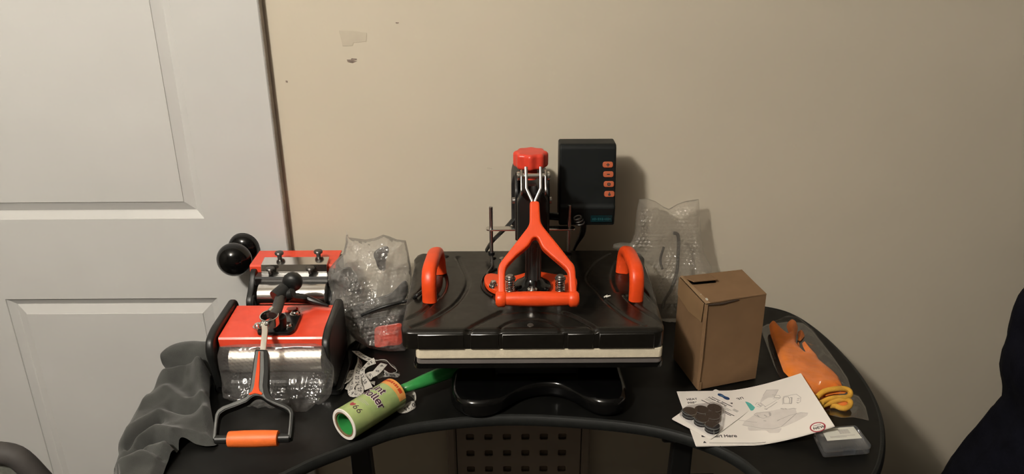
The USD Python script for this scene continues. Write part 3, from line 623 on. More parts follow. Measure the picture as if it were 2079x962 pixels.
mp.part('lever_rod', tube([ring_c+(-.005, -.016, -.001), ga, gb, gb+(gc-gb)*.3], .0052, 8, ratio=.6, sq=4, up=(0, 0, 1)), ALU2, smooth=20)
# lever handle: plane through neck and grip
qa, qb = at(533, 708, z=.870), at(515, 893, z=.792)
ey2 = qb-qa; ey2 /= np.linalg.norm(ey2); n2 = np.cross(np.array([1., 0, 0]), ey2); n2 = n2 if n2[2] > 0 else -n2
n2 /= np.linalg.norm(n2); ex2 = np.cross(ey2, n2); ex2 = ex2 if ex2[0] > 0 else -ex2
pl2 = (n2, n2@qa)
def ML(zx, zy, off=0):
    q = at(420+zx/4.01, 680+zy/4.01, plane=(n2, n2@qa)); return ((q-qa)@ex2, (q-qa)@ey2)
def on_ml(v): return qa+v[:, 0:1]*ex2+v[:, 1:2]*ey2+v[:, 2:3]*n2
out = [ML(*q) for q in ((398, 128), (500, 132), (506, 200), (506, 330), (502, 430), (512, 480), (535, 520), (600, 548), (670, 585), (700, 610), (712, 650), (705, 740), (692, 850), (660, 850), (672, 740), (678, 660), (668, 630), (640, 610), (560, 580), (490, 545), (460, 520), (430, 506), (395, 506), (365, 525), (340, 552), (250, 590), (160, 622), (112, 655), (100, 700), (90, 780), (82, 865), (50, 862), (62, 760), (72, 660), (90, 620), (130, 590), (240, 550), (320, 515), (350, 470), (368, 360), (385, 220), (393, 160))]
v, f = slab(fillet(out, .003, 3), -.008, .005, .0009, 2)
lv = mp.part('lever', (on_ml(v), f), PLASTB, smooth=50, label='black Y-shaped lever with grey face')
def inl(q, k): return q
inn = [ML(*q) for q in ((404, 145), (470, 145), (474, 300), (462, 430), (470, 490), (490, 530), (560, 560), (640, 592), (680, 620), (694, 650), (690, 740), (680, 845), (664, 845), (676, 740), (682, 655), (670, 625), (640, 604), (560, 572), (490, 538), (460, 512), (430, 498), (395, 498), (362, 515), (335, 545), (250, 582), (155, 614), (104, 650), (92, 700), (84, 780), (78, 860), (56, 858), (68, 760), (78, 662), (96, 628), (134, 598), (244, 556), (330, 520), (358, 470), (378, 360), (395, 220))]
v, f = slab(fillet(inn, .002, 3), .003, .0062, .0004, 1)
mp.part('lever_face', (on_ml(v), f), GREYH, parent=lv, label='grey inlay on the lever')
stp = [ML(*q) for q in ((430, 150), (442, 150), (440, 300), (432, 440), (440, 475), (462, 490), (455, 504), (405, 490), (355, 506), (350, 494), (378, 478), (393, 440), (412, 300))]
v, f = slab(fillet(stp, .0015, 3), .005, .0080, .0004, 1)
mp.part('lever_stripe', (on_ml(v), f), ORANGE, parent=lv, label='orange stripe on the lever')
e0, e1 = ML(66, 850), ML(680, 838)
E0, E1 = on_ml(np.array([[*e0, 0]]))[0], on_ml(np.array([[*e1, 0]]))[0]
mp.part('grip_axle', rod(E0, E1, .0068), PLASTB, parent=lv)
GA, GB = E0+(E1-E0)*.175, E0+(E1-E0)*.845
mp.part('lever_grip', tube(GA+(GB-GA)*np.r_[0, .0005, .012, np.linspace(.05, .95, 12), .988, .9995, 1][:, None], np.r_[.009, .0095, .0118, .0122+.0008*np.sin(np.linspace(0, math.pi, 12)), .0118, .0095, .009], 24), GRIPO, parent=lv, smooth=50, label='orange foam grip')
# rear jaw: bar, cylinder, red sheet, chrome bracket, thumb screws
mp.part('rear_bar', box(-.497, -.352, 1.372, 1.40, .872, .892, .003), BLACKM)
mp.part('rear_cylinder', cat(tube([(-.484, 1.362, .860), (-.4838, 1.362, .860), (-.3562, 1.362, .860), (-.356, 1.362, .860)], [.0215, .0225, .0225, .0215], 40)), ALU, smooth=40, label='short polished rear cylinder')
mp.part('rear_red_strip', box(-.484, -.36, 1.334, 1.340, .826, .8415, .001), REDPL)
mp.part('rear_arm', tube([tuple(kb+(-.004, -.020, -.018)), tuple(at(615, 606, z=.880)), tuple(at(640, 613, z=.874)), tuple(at(667, 621, z=.868))], [.013, .012, .009, .003], 12, ratio=.75), BLACKM)
t = np.linspace(0, 2*np.pi, 24, endpoint=False)
mp.part('side_loop', tube(np.column_stack([np.full(24, -.492), 1.345+.012*np.cos(t), .846+.018*np.sin(t)]), .0035, 8, closed=True), PLASTB)
rr = [(1.408, .880), (1.408, .8985), (1.411, .9015), (1.481, .9015), (1.481, .898), (1.412, .898), (1.412, .880)]
v, f = slab(np.array(rr), -.514, -.346, .0006, 1); mp.part('rear_hood', (np.column_stack([v[:, 2]-.02*(v[:, 0]-1.4), v[:, 0], v[:, 1]]), f), REDPL, smooth=20, label='red sheet-metal hood at the back')
ch = [(1.3925, .889), (1.3965, .893), (1.400, .9062), (1.4255, .9112), (1.4265, .9095), (1.4265, .9015), (1.41, .9015), (1.405, .895), (1.400, .889)]
v, f = slab(np.array(ch), -.4885, -.3605, .0006, 1); brk = mp.part('rear_bracket', (np.column_stack([v[:, 2], v[:, 0], v[:, 1]]), f), CHROME, smooth=20, label='bent chrome bracket')
for px_, py_, z_ in ((568, 524, .9105), (647, 521, .9105), (550, 556, .893), (631, 555, .893)):
    c = at(px_, py_, z=z_)
    mp.part('thumb_screw', lathe([(0, .0135), (.0075, .0135), (.0088, .0115), (.0082, .0085), (.0045, .0065), (.0042, 0), (0, 0)], c, 22), DSTEEL, parent=brk, smooth=40)
for x_ in (-.506, -.352):
    mp.part('rear_frame', yz_slab(fillet([(1.36, .762), (1.485, .762), (1.485, .895), (1.40, .895), (1.38, .87), (1.352, .85)], .012), x_-.006, x_+.006, .003), PLASTB)
# ------------------------------------------------------------------ bubble wrap bundle behind the mug press, with the attachment in it
nB = np.array([0, 1., -.35]); nB /= np.linalg.norm(nB); plB = (nB, nB@np.array([0, 1.345, DZ+.006]))
uB = np.array([0, .35, 1.]); uB /= np.linalg.norm(uB); oB = np.array([-.265, 1.345, DZ+.006])
def onB(px, py): q = at(px, py, plane=plB)-oB; return (q[0], q@uB)
def B3(x, y, off): return oB+x[:, None]*np.array([1., 0, 0])+y[:, None]*uB-off[:, None]*nB
ob = [onB(*q) for q in ((703, 466), (708, 482), (726, 484), (742, 486), (762, 483), (778, 476), (792, 480), (806, 486), (824, 488), (829, 510), (834, 540), (838, 575), (834, 605), (826, 640), (824, 690), (826, 712), (790, 714), (750, 706), (722, 690), (700, 664), (684, 640), (664, 618), (672, 592), (664, 566), (668, 545), (682, 528), (697, 514), (702, 490))]
def wrapB(x, y, d):
    p = puff(d, .05)
    cr = (crease(x+.02*fbm3(x, y, 20, 5), y, 26, 3)-.2)*.008+(crease(x, y+.01*fbm3(x, y, 30, 8), 55, 11))*.0042+crease(x+.006*fbm3(x, y, 60, 28), y, 120, 41)*.0016+fbm3(x, y, 14, 2)*.024
    bu = bubbles(x*.95+y*.3+.004*fbm3(x, y, 30, 9), y-x*.2, .0088)*.0026
    k = np.clip(d/.012, 0, 1)
    return onto_desk(B3(x, y, .034*p+(cr+bu)*k)), onto_desk(B3(x, y, -.018*p+(fbm3(x, y, 20, 31)*.01-bu*.6)*k))
obj('bubble_wrap_bundle', pillow(ob, .0021, wrapB), BUBBLE, 'crumpled clear bubble wrap bundle between the mug press and the heat press', 'bubble wrap', smooth=True)
# the hat-press attachment wrapped in it: curved black plates, a bracket and a red plate
ha = Thing('press_attachment', 'black and red press attachment wrapped inside the bubble wrap bundle', 'attachment', (-.265, 1.37, DZ))
def BX(pts, off): return np.array([B3(np.array([a]), np.array([b]), np.array([off]))[0] for a, b in (onB(*q) for q in pts)])
def plateB(pts, off0, off1, b=.002, n=60):
    o2 = spline([onB(*q) for q in pts], n, closed=True); v, f = slab(o2, off0, off1, b)
    return B3(v[:, 0], v[:, 1], v[:, 2]), f
ha.part('curved_plate', plateB(((676, 560), (690, 548), (708, 542), (722, 556), (732, 580), (734, 596), (716, 594), (700, 584), (684, 576)), -.006, .008), BLACKM)
ha.part('bracket', plateB(((760, 515), (772, 503), (788, 500), (790, 512), (784, 530), (782, 548), (772, 546), (764, 528)), .002, .012), BLACKM)
ha.part('lower_plate', plateB(((700, 640), (720, 622), (760, 606), (800, 590), (822, 570), (828, 590), (815, 615), (790, 628), (750, 640), (720, 652)), -.010, .004), BLACKM)
ha.part('red_plate', plateB(((764, 664), (790, 658), (816, 656), (818, 676), (816, 696), (790, 700), (764, 702), (762, 684)), .004, .010, .001), REDPL, label='red plate showing through the wrap')
ha.part('base_block', plateB(((700, 664), (740, 648), (800, 640), (822, 645), (822, 706), (780, 708), (740, 700), (716, 684)), -.014, -.002), PLASTB)
cordp = [(*BX([(742, 634)], .040)[0],), (*BX([(770, 622)], .046)[0],), (*BX([(805, 611)], .044)[0],), (*BX([(830, 606)], .038)[0],)]
cordp += [tuple(at(846, 600, z=.923)), tuple(at(858, 591, z=.922)), tuple(at(868, 580, z=.921))]
obj('black_cord', tube(spline(cordp, 50), .0034, 10), PLASTB, 'black cord running from the bubble wrap bundle onto the press cover', 'cord', smooth=60)

# ------------------------------------------------------------------ bubble wrap under the red hood of the mug press
nF = np.array([0, 1., .10]); nF /= np.linalg.norm(nF); oF = np.array([-.42, 1.172, DZ+.004]); uF = np.array([0, -.10, 1.]); uF /= np.linalg.norm(uF)
def onF(px, py): q = at(px, py, plane=(nF, nF@oF))-oF; return (q[0], q@uF)
def F3(x, y, off): return oF+x[:, None]*np.array([1., 0, 0])+y[:, None]*uF-off[:, None]*nF
of = [onF(*q) for q in ((446, 703), (480, 699), (530, 698), (590, 697), (640, 697), (656, 702), (664, 725), (678, 745), (677, 775), (672, 800), (655, 804), (640, 818), (615, 824), (602, 816), (592, 806), (570, 812), (545, 808), (520, 812), (490, 812), (468, 806), (456, 792), (452, 770), (444, 745), (441, 722))]
def wrapF(x, y, d):
    k = np.clip(d/.010, 0, 1); p = puff(d, .03); low = np.clip((.062-y)/.03, 0, 1)
    cr = (crease(x+.02*fbm3(x, y, 25, 4), y, 34, 8)-.2)*.009+crease(x, y+.01*fbm3(x, y, 40, 7), 75, 2)*.0035+fbm3(x, y, 18, 6)*.018
    bu = bubbles(x+y*.2, y-x*.1, .0080)*.0020
    return onto_desk(F3(x, y, (.012+.018*low)*p+(cr*(.35+1.05*low)+bu*(.22+.85*low))*k)), onto_desk(F3(x, y, -.002*p-bu*k*.4))
obj('bubble_wrap_roll', pillow(of, .0020, wrapF), BUBBLE3, 'crinkled clear bubble wrap tucked under the red hood of the mug press', 'bubble wrap', smooth=True)

# ------------------------------------------------------------------ tall bubble wrap sheet leaning on the wall behind the cardboard box
nW = np.array([0, 1., -.16]); nW /= np.linalg.norm(nW); oW = np.array([.33, 1.456, DZ+.004]); uW = np.array([0, .16, 1.]); uW /= np.linalg.norm(uW)
def onW(px, py): q = at(px, py, plane=(nW, nW@oW))-oW; return (q[0], q@uW)
def W3(x, y, off): return oW+x[:, None]*np.array([1., 0, 0])+y[:, None]*uW-off[:, None]*nW
ow = [onW(*q) for q in ((1298, 404), (1314, 403), (1330, 408), (1348, 420), (1358, 424), (1375, 414), (1392, 408), (1419, 404), (1421, 440), (1424, 480), (1430, 515), (1444, 540), (1446, 570), (1440, 620), (1420, 665), (1350, 665), (1336, 640), (1330, 600), (1312, 545), (1296, 515), (1276, 506), (1258, 508), (1244, 503), (1246, 495), (1260, 492), (1280, 493), (1288, 470), (1292, 430))]
def wrapW(x, y, d):
    k = np.clip(d/.014, 0, 1); p = puff(d, .04)
    cr = fbm3(x, y, 10, 12)*.022+(crease(x+.03*fbm3(x, y, 12, 14), y*.55, 14, 13)-.3)*.007+crease(x, y, 48, 17)*.0016
    bu = bubbles(x+.05*y+.003*fbm3(x, y, 20, 3), y+.004*fbm3(x, y, 20, 5), .0086)*.0036
    return onto_desk(W3(x, y, .016*p+(cr+bu)*k)), onto_desk(W3(x, y, -.006*p-(bu*.6+.004*fbm3(x, y, 18, 40))*k))
obj('bubble_wrap_sheet', pillow(ow, .0022, wrapW), BUBBLE2, 'tall milky bubble wrap sheet leaning on the wall behind the cardboard box', 'bubble wrap', smooth=True)
hk = [onW(*q) for q in ((1366, 472), (1374, 474), (1377, 490), (1376, 515), (1374, 545), (1368, 570), (1360, 590), (1350, 605), (1344, 625))]
hk = np.array(spline(hk, 40)); hv = W3(hk[:, 0], hk[:, 1], np.full(40, .004))
obj('metal_rod', tube(hv, .0036, 10), DSTEEL, 'thin dark bent rod wrapped inside the tall bubble wrap sheet', 'rod', smooth=60)
hk2 = np.array(spline([onW(*q) for q in ((1347, 500), (1342, 515), (1340, 530), (1344, 545))], 16)); hv = W3(hk2[:, 0], hk2[:, 1], np.full(16, .005))
obj('metal_clip', tube(hv, .0026, 8), DSTEEL, 'small dark curved clip beside the rod in the tall bubble wrap sheet', 'clip', smooth=60)

# ------------------------------------------------------------------ cardboard box
BFL, BFR, BBR, BBL = np.array([.3265, 1.190]), np.array([.4425, 1.2275]), np.array([.4265, 1.3305]), np.array([.3045, 1.3015])
zb, zt_ = DZ+.0026, .9225
bxT = Thing('cardboard_box', 'brown cardboard box standing upright beside the press, with a torn tab on top', 'box', (.375, 1.26, DZ))
q4 = np.array([BFL, BFR, BBR, BBL])
def warpbox(v):
    v = v.copy(); c = q4.mean(0); h = (v[:, 2]-zb)/(zt_-zb)
    k = 1+.010*np.sin(np.pi*h); v[:, :2] = c+(v[:, :2]-c)*k[:, None]; return v
body_o = resample(fillet(q4, .003, 4), .006)
vs, fs = [], []; lev_z = np.linspace(zb, zt_-.0015, 9); nn = len(body_o)
for z in lev_z: vs.append(np.column_stack([body_o, np.full(nn, z)]))
for i in range(len(lev_z)-1):
    k = np.arange(nn); l = (k+1) % nn
    fs += [np.column_stack([i*nn+k, i*nn+l, (i+1)*nn+l]), np.column_stack([i*nn+k, (i+1)*nn+l, (i+1)*nn+k])]
bv, bf = warpbox(np.vstack(vs)), np.vstack(fs)
bot = slab(body_o, zb, zb+.002, .0005)
bxT.part('box_body', cat((bv, bf), bot), CARD)
bxT.part('inner_liner', slab(inset(q4[[0, 1, 2, 3]], .004), zt_-.016, zt_-.012, .001), CARDIN)
def bl(u, v): return (BFL*(1-u)+BFR*u)*(1-v)+(BBL*(1-u)+BBR*u)*v
def topsurf(P2, zoff, thick, b=.0008, bend=None):
    v, f = slab(np.array([bl(*p) for p in P2]), 0, thick, b)
    return np.column_stack([v[:, :2], v[:, 2]+zt_+zoff]), f
# top flap with a cut-out thumb tab
tab = [(.05, .99), (.05, .60), (.42, .60), (.42, .99)]
flap_o = [(.015, .02), (.48, .025), (.985, .005), (.995, .995), (.47, .995), (.44, .63), (.07, .66), (.02, .995)] 
bxT.part('top_flap', topsurf(flap_o, -.0028, .003), CARD, label='top flap of the box')
v, f = topsurf([(.080, .64), (.435, .61), (.470, .995), (.03, .995)], -.0026, .0026)
v[:, 2] += .0085*np.clip((1.0-((v[:, :2]-BFL)@((BBL-BFL)/np.linalg.norm(BBL-BFL)))/np.linalg.norm(BBL-BFL)), 0, 1)/.38
bxT.part('thumb_tab', (v, f), CARD, label='pushed-in thumb tab')
# tuck slit at the front edge, tape over the left edge
def face_pt(u, h, off=0.0):
    p = BFL*(1-u)+BFR*u; d = (BFR-BFL)/np.linalg.norm(BFR-BFL); n_ = np.array([d[1], -d[0]])
    return np.array([*(p+n_*off), zb+h*(zt_-zb)])
bxT.part('tuck_slit', cat(tube([face_pt(.03, .990, .0012), face_pt(.25, .981, .0016), face_pt(.52, .992, .0012)], [.0012, .0017, .0008], 8)), CARDIN)
tpv = []
for t_, wv in ((0, 0),):
    A = [bl(.0, 1.0), bl(.0, .0), bl(.075, .0), bl(.055, 1.0)]
    v, f = slab(np.array(A), 0, .0006, .0001, 1); tp1 = (np.column_stack([v[:, :2], v[:, 2]+zt_+.0002]), f)
dl = (BBL-BFL)/np.linalg.norm(BBL-BFL); nl = np.array([-dl[1], dl[0]]); nl = nl if nl[0] < 0 else -nl
def left_pt(s, z, off=.0022): p = BFL*(1-s)+BBL*s+nl*off; return (p[0], p[1], z)
tq = [left_pt(.02, zt_), left_pt(.98, zt_), left_pt(.96, zt_-.035, .0030), left_pt(.50, zt_-.042, .0036), left_pt(.04, zt_-.036, .0030)]
tp2 = (np.array(tq+[(a, b, c) for a, b, c in [(p[0]-nl[0]*.0004, p[1]-nl[1]*.0004, p[2]) for p in tq]]), np.array([(0, 2, 1), (0, 3, 2), (0, 4, 3), (5, 6, 7), (5, 7, 8), (5, 8, 9)]))
bxT.part('tape_strip', cat(tp1, tp2), TAPE, label='strip of brown packing tape over the left edge', smooth=False)
bxT.part('corner_seam', tube([face_pt(.03, .995, .0012), face_pt(.02, .72, .0022), face_pt(.015, .4, .0026), face_pt(.012, .02, .0014)], [.0006, .0010, .0014, .0010], 6), CARD)
bxT.part('bottom_tab', slab(np.array([face_pt(.0, 0, .0018)[:2], face_pt(.05, 0, .0022)[:2], face_pt(.05, 0, .001)[:2], face_pt(.0, 0, .0008)[:2]]), zb, zb+.016, .0003), CARD)
for (u, w) in ((.055, .14), (.05, .115), (.035, .30)):
    c = bl(u+.02, w); bxT.part('tape_glint', slab(circle(c, .0022 if w < .2 else .001, 9, .0030 if w < .2 else .0012), zt_+.0004, zt_+.0010, .0002), LABELW, smooth=False, label='white fleck of torn paper')

# ------------------------------------------------------------------ paper booklet: sheet that lifts towards its right edge
PA, PW, PH = np.array([.2895, 1.1875]), .2185, .1545
def paper_h(u, v): w = np.clip((u-.42)/.58, 0, 1); return .0335*w**1.45*(1-.10*v*0)
def PS(u, v, h=0):
    """u: 0 left .. 1 right, v: 0 top .. 1 bottom"""
    u, v = np.asarray(u, float), np.asarray(v, float)
    x = PA[0]+u*PW*(1-.010*u); y = PA[1]-v*PH+.004*u; return np.stack([x, y, DZ+.0006+paper_h(u, v)+h], -1)
gu, gv = np.meshgrid(np.linspace(0, 1, 60), np.linspace(0, 1, 24)); gu, gv = gu.ravel(), gv.ravel()
idx = np.arange(60*24).reshape(24, 60); a, b, c, d = idx[:-1, :-1].ravel(), idx[:-1, 1:].ravel(), idx[1:, 1:].ravel(), idx[1:, :-1].ravel()
TF = np.vstack([np.column_stack([a, c, b]), np.column_stack([a, d, c])])
bk = Thing('instruction_booklet', 'white instruction booklet with a grey line drawing of a heat press', 'booklet', (.40, 1.11, DZ))
pg1 = bk.part('front_page', cat((PS(gu, gv, .0010), TF), (PS(gu, gv, .0004), TF[:, ::-1])), PAPER, smooth=True)
bk.part('back_page', cat((PS(gu, gv, .0003)+np.array([.0008, -.0006, 0]), TF), (PS(gu, gv, -.0004)+np.array([.0008, -.0006, 0]), TF[:, ::-1])), PAPER, smooth=True)
PXY = proj(PS(gu, gv))
def uv_at(pts):
    pts = np.asarray(pts, float); return np.column_stack([griddata(PXY, gu, pts, 'cubic'), griddata(PXY, gv, pts, 'cubic')])
def surfP(o, dirpx=None):
    """Print on the booklet: local metres (x right, y up) from the point seen at o, baseline towards dirpx."""
    (u0, v0), (u1, v1) = uv_at([o, dirpx or (o[0]+20, o[1])])
    dx = np.array([(u1-u0)*PW, -(v1-v0)*PH]); dx /= np.linalg.norm(dx); dy = np.array([-dx[1], dx[0]])
    def S(x, y, h): return PS(u0+(x*dx[0]+y*dy[0])/PW, v0-(x*dx[1]+y*dy[1])/PH, .0010+h*.6)
    return S
Zp = lambda x, y: (1500+x/5.495, 740+y/5.495)
def poly_print(pts, m, layer, name='drawing_shape', rnd=.002):
    uv = uv_at([Zp(*p) for p in pts]); o2 = np.column_stack([uv[:, 0]*PW, -uv[:, 1]*PH])
    if rnd: o2 = fillet(o2, rnd, 3)
    v, f = flatprint(o2, lambda x, y, h: PS(x/PW, -y/PH, .0010+h*.3+layer*.00005), .0003, sub=.012)
    return v, f
def line_print(pts, w, layer=3):
    uv = uv_at([Zp(*p) for p in pts]); o2 = np.column_stack([uv[:, 0]*PW, -uv[:, 1]*PH])
    e, h = stroke(o2, w); return flatprint(e, lambda x, y, hh: PS(x/PW, -y/PH, .0010+hh*.3+layer*.00005), .0003, h)
dr = cat(poly_print(((60, 640), (200, 545), (300, 530), (470, 500), (630, 490), (645, 545), (560, 620), (470, 700), (380, 720), (260, 715), (100, 690), (40, 680)), INKL, 0),
         poly_print(((430, 625), (560, 575), (690, 540), (770, 548), (765, 570), (640, 640), (500, 700), (420, 700)), INKL, 1),
         poly_print(((95, 700), (330, 720), (480, 715), (450, 765), (340, 770), (300, 738), (180, 742), (110, 742)), INKL, 1),
         poly_print(((270, 350), (310, 288), (440, 286), (415, 335), (390, 372), (330, 372), (290, 395), (240, 432), (240, 410)), INKL, 0))
bk.part('drawing_shade', dr, INKL, parent=pg1, smooth=False)
ln_ = [line_print(p, w) for p, w in (
    (((270, 350), (310, 288), (440, 286), (415, 335), (390, 372)), .0007), (((300, 505), (360, 470), (425, 425)), .0012), (((285, 480), (350, 445), (415, 405)), .0006),
    (((490, 450), (485, 400), (498, 362), (548, 352), (640, 336), (690, 372), (686, 420), (655, 440)), .0008), (((500, 440), (497, 385), (508, 368), (552, 366), (566, 392), (562, 440), (500, 440)), .0012),
    (((578, 375), (590, 375), (585, 440), (570, 440)), .0022), (((655, 385), (672, 383)), .0018), (((650, 405), (668, 402)), .0014), (((646, 428), (662, 432)), .0016),
    (((185, 455), (200, 432), (240, 440), (262, 462), (235, 480), (200, 470)), .0009), (((215, 450), (245, 468)), .0020), (((240, 430), (300, 480)), .0008),
    (((170, 560), (200, 545), (270, 535), (345, 535), (360, 560), (330, 590), (270, 605), (215, 590), (170, 565)), .0008), (((285, 570), (310, 585)), .0022), (((340, 545), (350, 575)), .0026), (((205, 570), (225, 590)), .0018), (((280, 632), (300, 636)), .0018),
    (((370, 345), (450, 350), (465, 372), (440, 392), (380, 385)), .0008), (((395, 372), (460, 378)), .0016), (((40, 680), (100, 692), (260, 718), (380, 722), (470, 702), (645, 548)), .0009), (((430, 630), (560, 575), (690, 540), (770, 548)), .0007), (((470, 495), (500, 500)), .0016), (((515, 497), (530, 502)), .0018), (((290, 500), (312, 506)), .0018),
    (((560, 505), (600, 492), (640, 500)), .0008), (((430, 632), (455, 620)), .0016), (((0, 625), (100, 640), (200, 650)), .0007))]
bk.part('drawing_lines', cat(*ln_), INKG, parent=pg1, smooth=False, label='grey line drawing of the press')
txt = []
txt.append(printed('HEAT', .0052, surfP((1394.5, 813.5), (1420, 812)), True)); txt.append(printed('PRESS', .0052, surfP((1396.5, 820.5), (1424, 819)), True))
txt.append(printed('Scan', .0085, surfP((1480.5, 815.5), (1519, 808)), False)); txt.append(printed('Start Here', .0068, surfP((1441, 888.5), (1500, 888.3)), True))
txt.append(flatprint(roundrect(.0105, .0040, .0004, 2, (.005, .002)), surfP((1425, 888), (1440, 888))))
txt.append(flatprint([(0, 0), (.0055, 0), (.0028, .005)], surfP((1427.5, 900), (1440, 900))))
txt.append(flatprint(roundrect(.090, .0007, .0002, 2, (.045, 0)), surfP((1440, 900), (1480, 900.3)), sub=.01))
txt.append(printed('MADE IN CHINA', .0032, surfP((1614.5, 892), (1652, 884)), True))
bk.part('lettering', cat(*txt), INK, parent=pg1, smooth=False)
sN = surfP((1660, 868), (1675, 864.5))
bk.part('new_stamp', flatprint(circle((0, 0), .0118, 40), sN, holes=[circle((0, 0), .0098, 40)]), INKR, parent=pg1, smooth=False, label='round red stamp reading NEW')
s2 = lambda x, y, h: sN(x-.0075, y-.0042, h)
bk.part('stamp_text', cat(printed('NEW', .0056, s2, True), flatprint(roundrect(.012, .0008, .0002, 2, (0, .0048)), sN)), INK, parent=pg1, smooth=False)
tl = uv_at([(1512.5, 816), (1518, 817), (1524, 820), (1533, 828), (1529, 834), (1524, 834.5)]); 
v, f = flatprint(fillet(np.column_stack([tl[:, 0]*PW, -tl[:, 1]*PH]), .0012), lambda x, y, h: PS(x/PW, -y/PH, .0010+h*.5)); bk.part('teal_mark', (v, f), TEAL, parent=pg1, smooth=False)

# ------------------------------------------------------------------ foam disc blister pack lying across the booklet
cL, cT, cRr, cB = at(1363, 850, z=DZ+.0035), at(1468, 787, z=DZ+.0035), at(1535, 828, z=DZ+.0035), at(1441, 884, z=DZ+.0035)
org = cL; ax = np.array([.730, .683, 0]); Lx = .130; ax /= np.linalg.norm(ax); ay = np.cross(np.array([0, 0, 1.]), ax); Wd = .077
def CS(x, y, h): return org+np.asarray(x)[:, None]*ax-np.asarray(y)[:, None]*ay+np.asarray(h)[:, None]*np.array([0, 0, 1.])
fd = Thing('foam_disc_pack', 'blister card of black foam discs lying on the white booklet', 'blister pack', tuple(CS([Lx/2], [Wd/2], [0])[0]))
v, f = slab(roundrect(Lx, Wd, .003, 4, (Lx/2, Wd/2)), -.0008, .0002, .0002, 1); cd = fd.part('backing_card', (CS(v[:, 0], v[:, 1], v[:, 2]), f), PAPER, label='white backing card')
def cinv(px, py, z=DZ+.0035): q = at(px, py, z=z)-org; return (q@ax, -(q@ay))
tops = [(1400.5, 833.5), (1425, 830.5), (1450.5, 827), (1424.5, 848), (1447, 842), (1446.5, 862)]
hdisc, rdisc = .0052, .0118
for k, (px_, py_) in enumerate(tops):
    c = cinv(px_, py_, DZ+.0035+2*hdisc+.001)
    for lay in range(2):
        z0 = .0006+lay*(hdisc+.0004)
        pr = [(0, z0), (rdisc-.0006, z0), (rdisc, z0+.0006), (rdisc, z0+hdisc-.0012), (rdisc-.0003, z0+hdisc-.0004), (rdisc-.0010, z0+hdisc), (0, z0+hdisc)]
        v, f = lathe(pr, (c[0], c[1], 0), 36)
        di = fd.part('foam_disc', (CS(v[:, 0], v[:, 1], v[:, 2]), f[:, ::-1]), FOAM)
        v, f = lathe([(rdisc-.0006, z0+hdisc-.0016), (rdisc+.00025, z0+hdisc-.0013), (rdisc+.00025, z0+hdisc-.0006), (rdisc-.0006, z0+hdisc-.0003)], (c[0], c[1], 0), 36)
        fd.part('adhesive_ring', (CS(v[:, 0], v[:, 1], v[:, 2]), f[:, ::-1]), FOAMG, parent=di)
# clear blister over the discs
cc = [cinv(px_, py_, DZ+.0035+2*hdisc) for px_, py_ in tops]
hullp = Polygon([tuple(c) for c in cc]).convex_hull.buffer(.0165, resolution=6)
hullp = hullp.intersection(Polygon(roundrect(Lx-.004, Wd-.004, .003, 4, (Lx/2, Wd/2))))
ho = np.array(hullp.exterior.coords)[:-1]
def blf(x, y, d):
    h = .0125*np.clip(d/.0035, 0, 1)**.5; return CS(x, y, .0004+h), CS(x, y, .0002+h*.96)
fd.part('blister', pillow(ho, .0016, blf), BLISTER, smooth=50, label='clear plastic blister')
# printing on the card: baseline runs across the short way, top of the print towards the far end
o_ = cinv(1446, 800)
def surfC(x0, y0): return lambda x, y, h: CS(Lx-.0+y*1-x0+0*x, x+y0, h*.5+.0003)
pr_ = [flatprint(roundrect(.017, .0014, .0003, 2, (.0085, 0)), surfC(.0265, .010)), flatprint(roundrect(.021, .0016, .0003, 2, (.0105, 0)), surfC(.0265, .030)), printed('Foam Buffing', .0042, surfC(.0335, .0065), True),
       flatprint(roundrect(.050, .0006, .0002, 2, (.025, 0)), surfC(.0375, .006)), flatprint(roundrect(.048, .0006, .0002, 2, (.024, 0)), surfC(.041, .006)),
       flatprint(roundrect(.020, .0016, .0002, 2, (.010, 0)), surfC(.0475, .003)), flatprint(roundrect(.016, .0012, .0002, 2, (.008, 0)), surfC(.0475, .032)), flatprint(roundrect(.018, .0016, .0002, 2, (.009, 0)), surfC(.0475, .050)), flatprint(roundrect(.012, .0014, .0002, 2, (.006, 0)), surfC(.0510, .052)),
       flatprint([(0, 0), (.005, 0), (.0025, .0045)], surfC(.0200, .042))]
fd.part('card_print', cat(*pr_), INK, parent=cd, smooth=False)
fd.part('card_emblem', flatprint(spline([(0, .004), (.006, .007), (.013, .0055), (.019, .0065), (.0235, .003), (.022, -.001), (.0165, -.002), (.010, -.0005), (.003, -.001)], 40, closed=True), surfC(.0135, .012), .0004), BLUE, parent=cd, smooth=False, label='blue rounded emblem')
fd.part('card_emblem_light', flatprint(spline([(.004, .003), (.010, .0045), (.013, .0025), (.008, .0012)], 20, closed=True), surfC(.0135, .012), .0006), mat('emblem_light', (.10, .22, .36), .4), parent=cd, smooth=False)
fd.part('card_stamp', cat(*[flatprint(roundrect(.0095, .0014, .0003, 2, (.005, k*.0021)), surfC(.0345, .056)) for k in range(3)]), INKG, parent=cd, smooth=False)

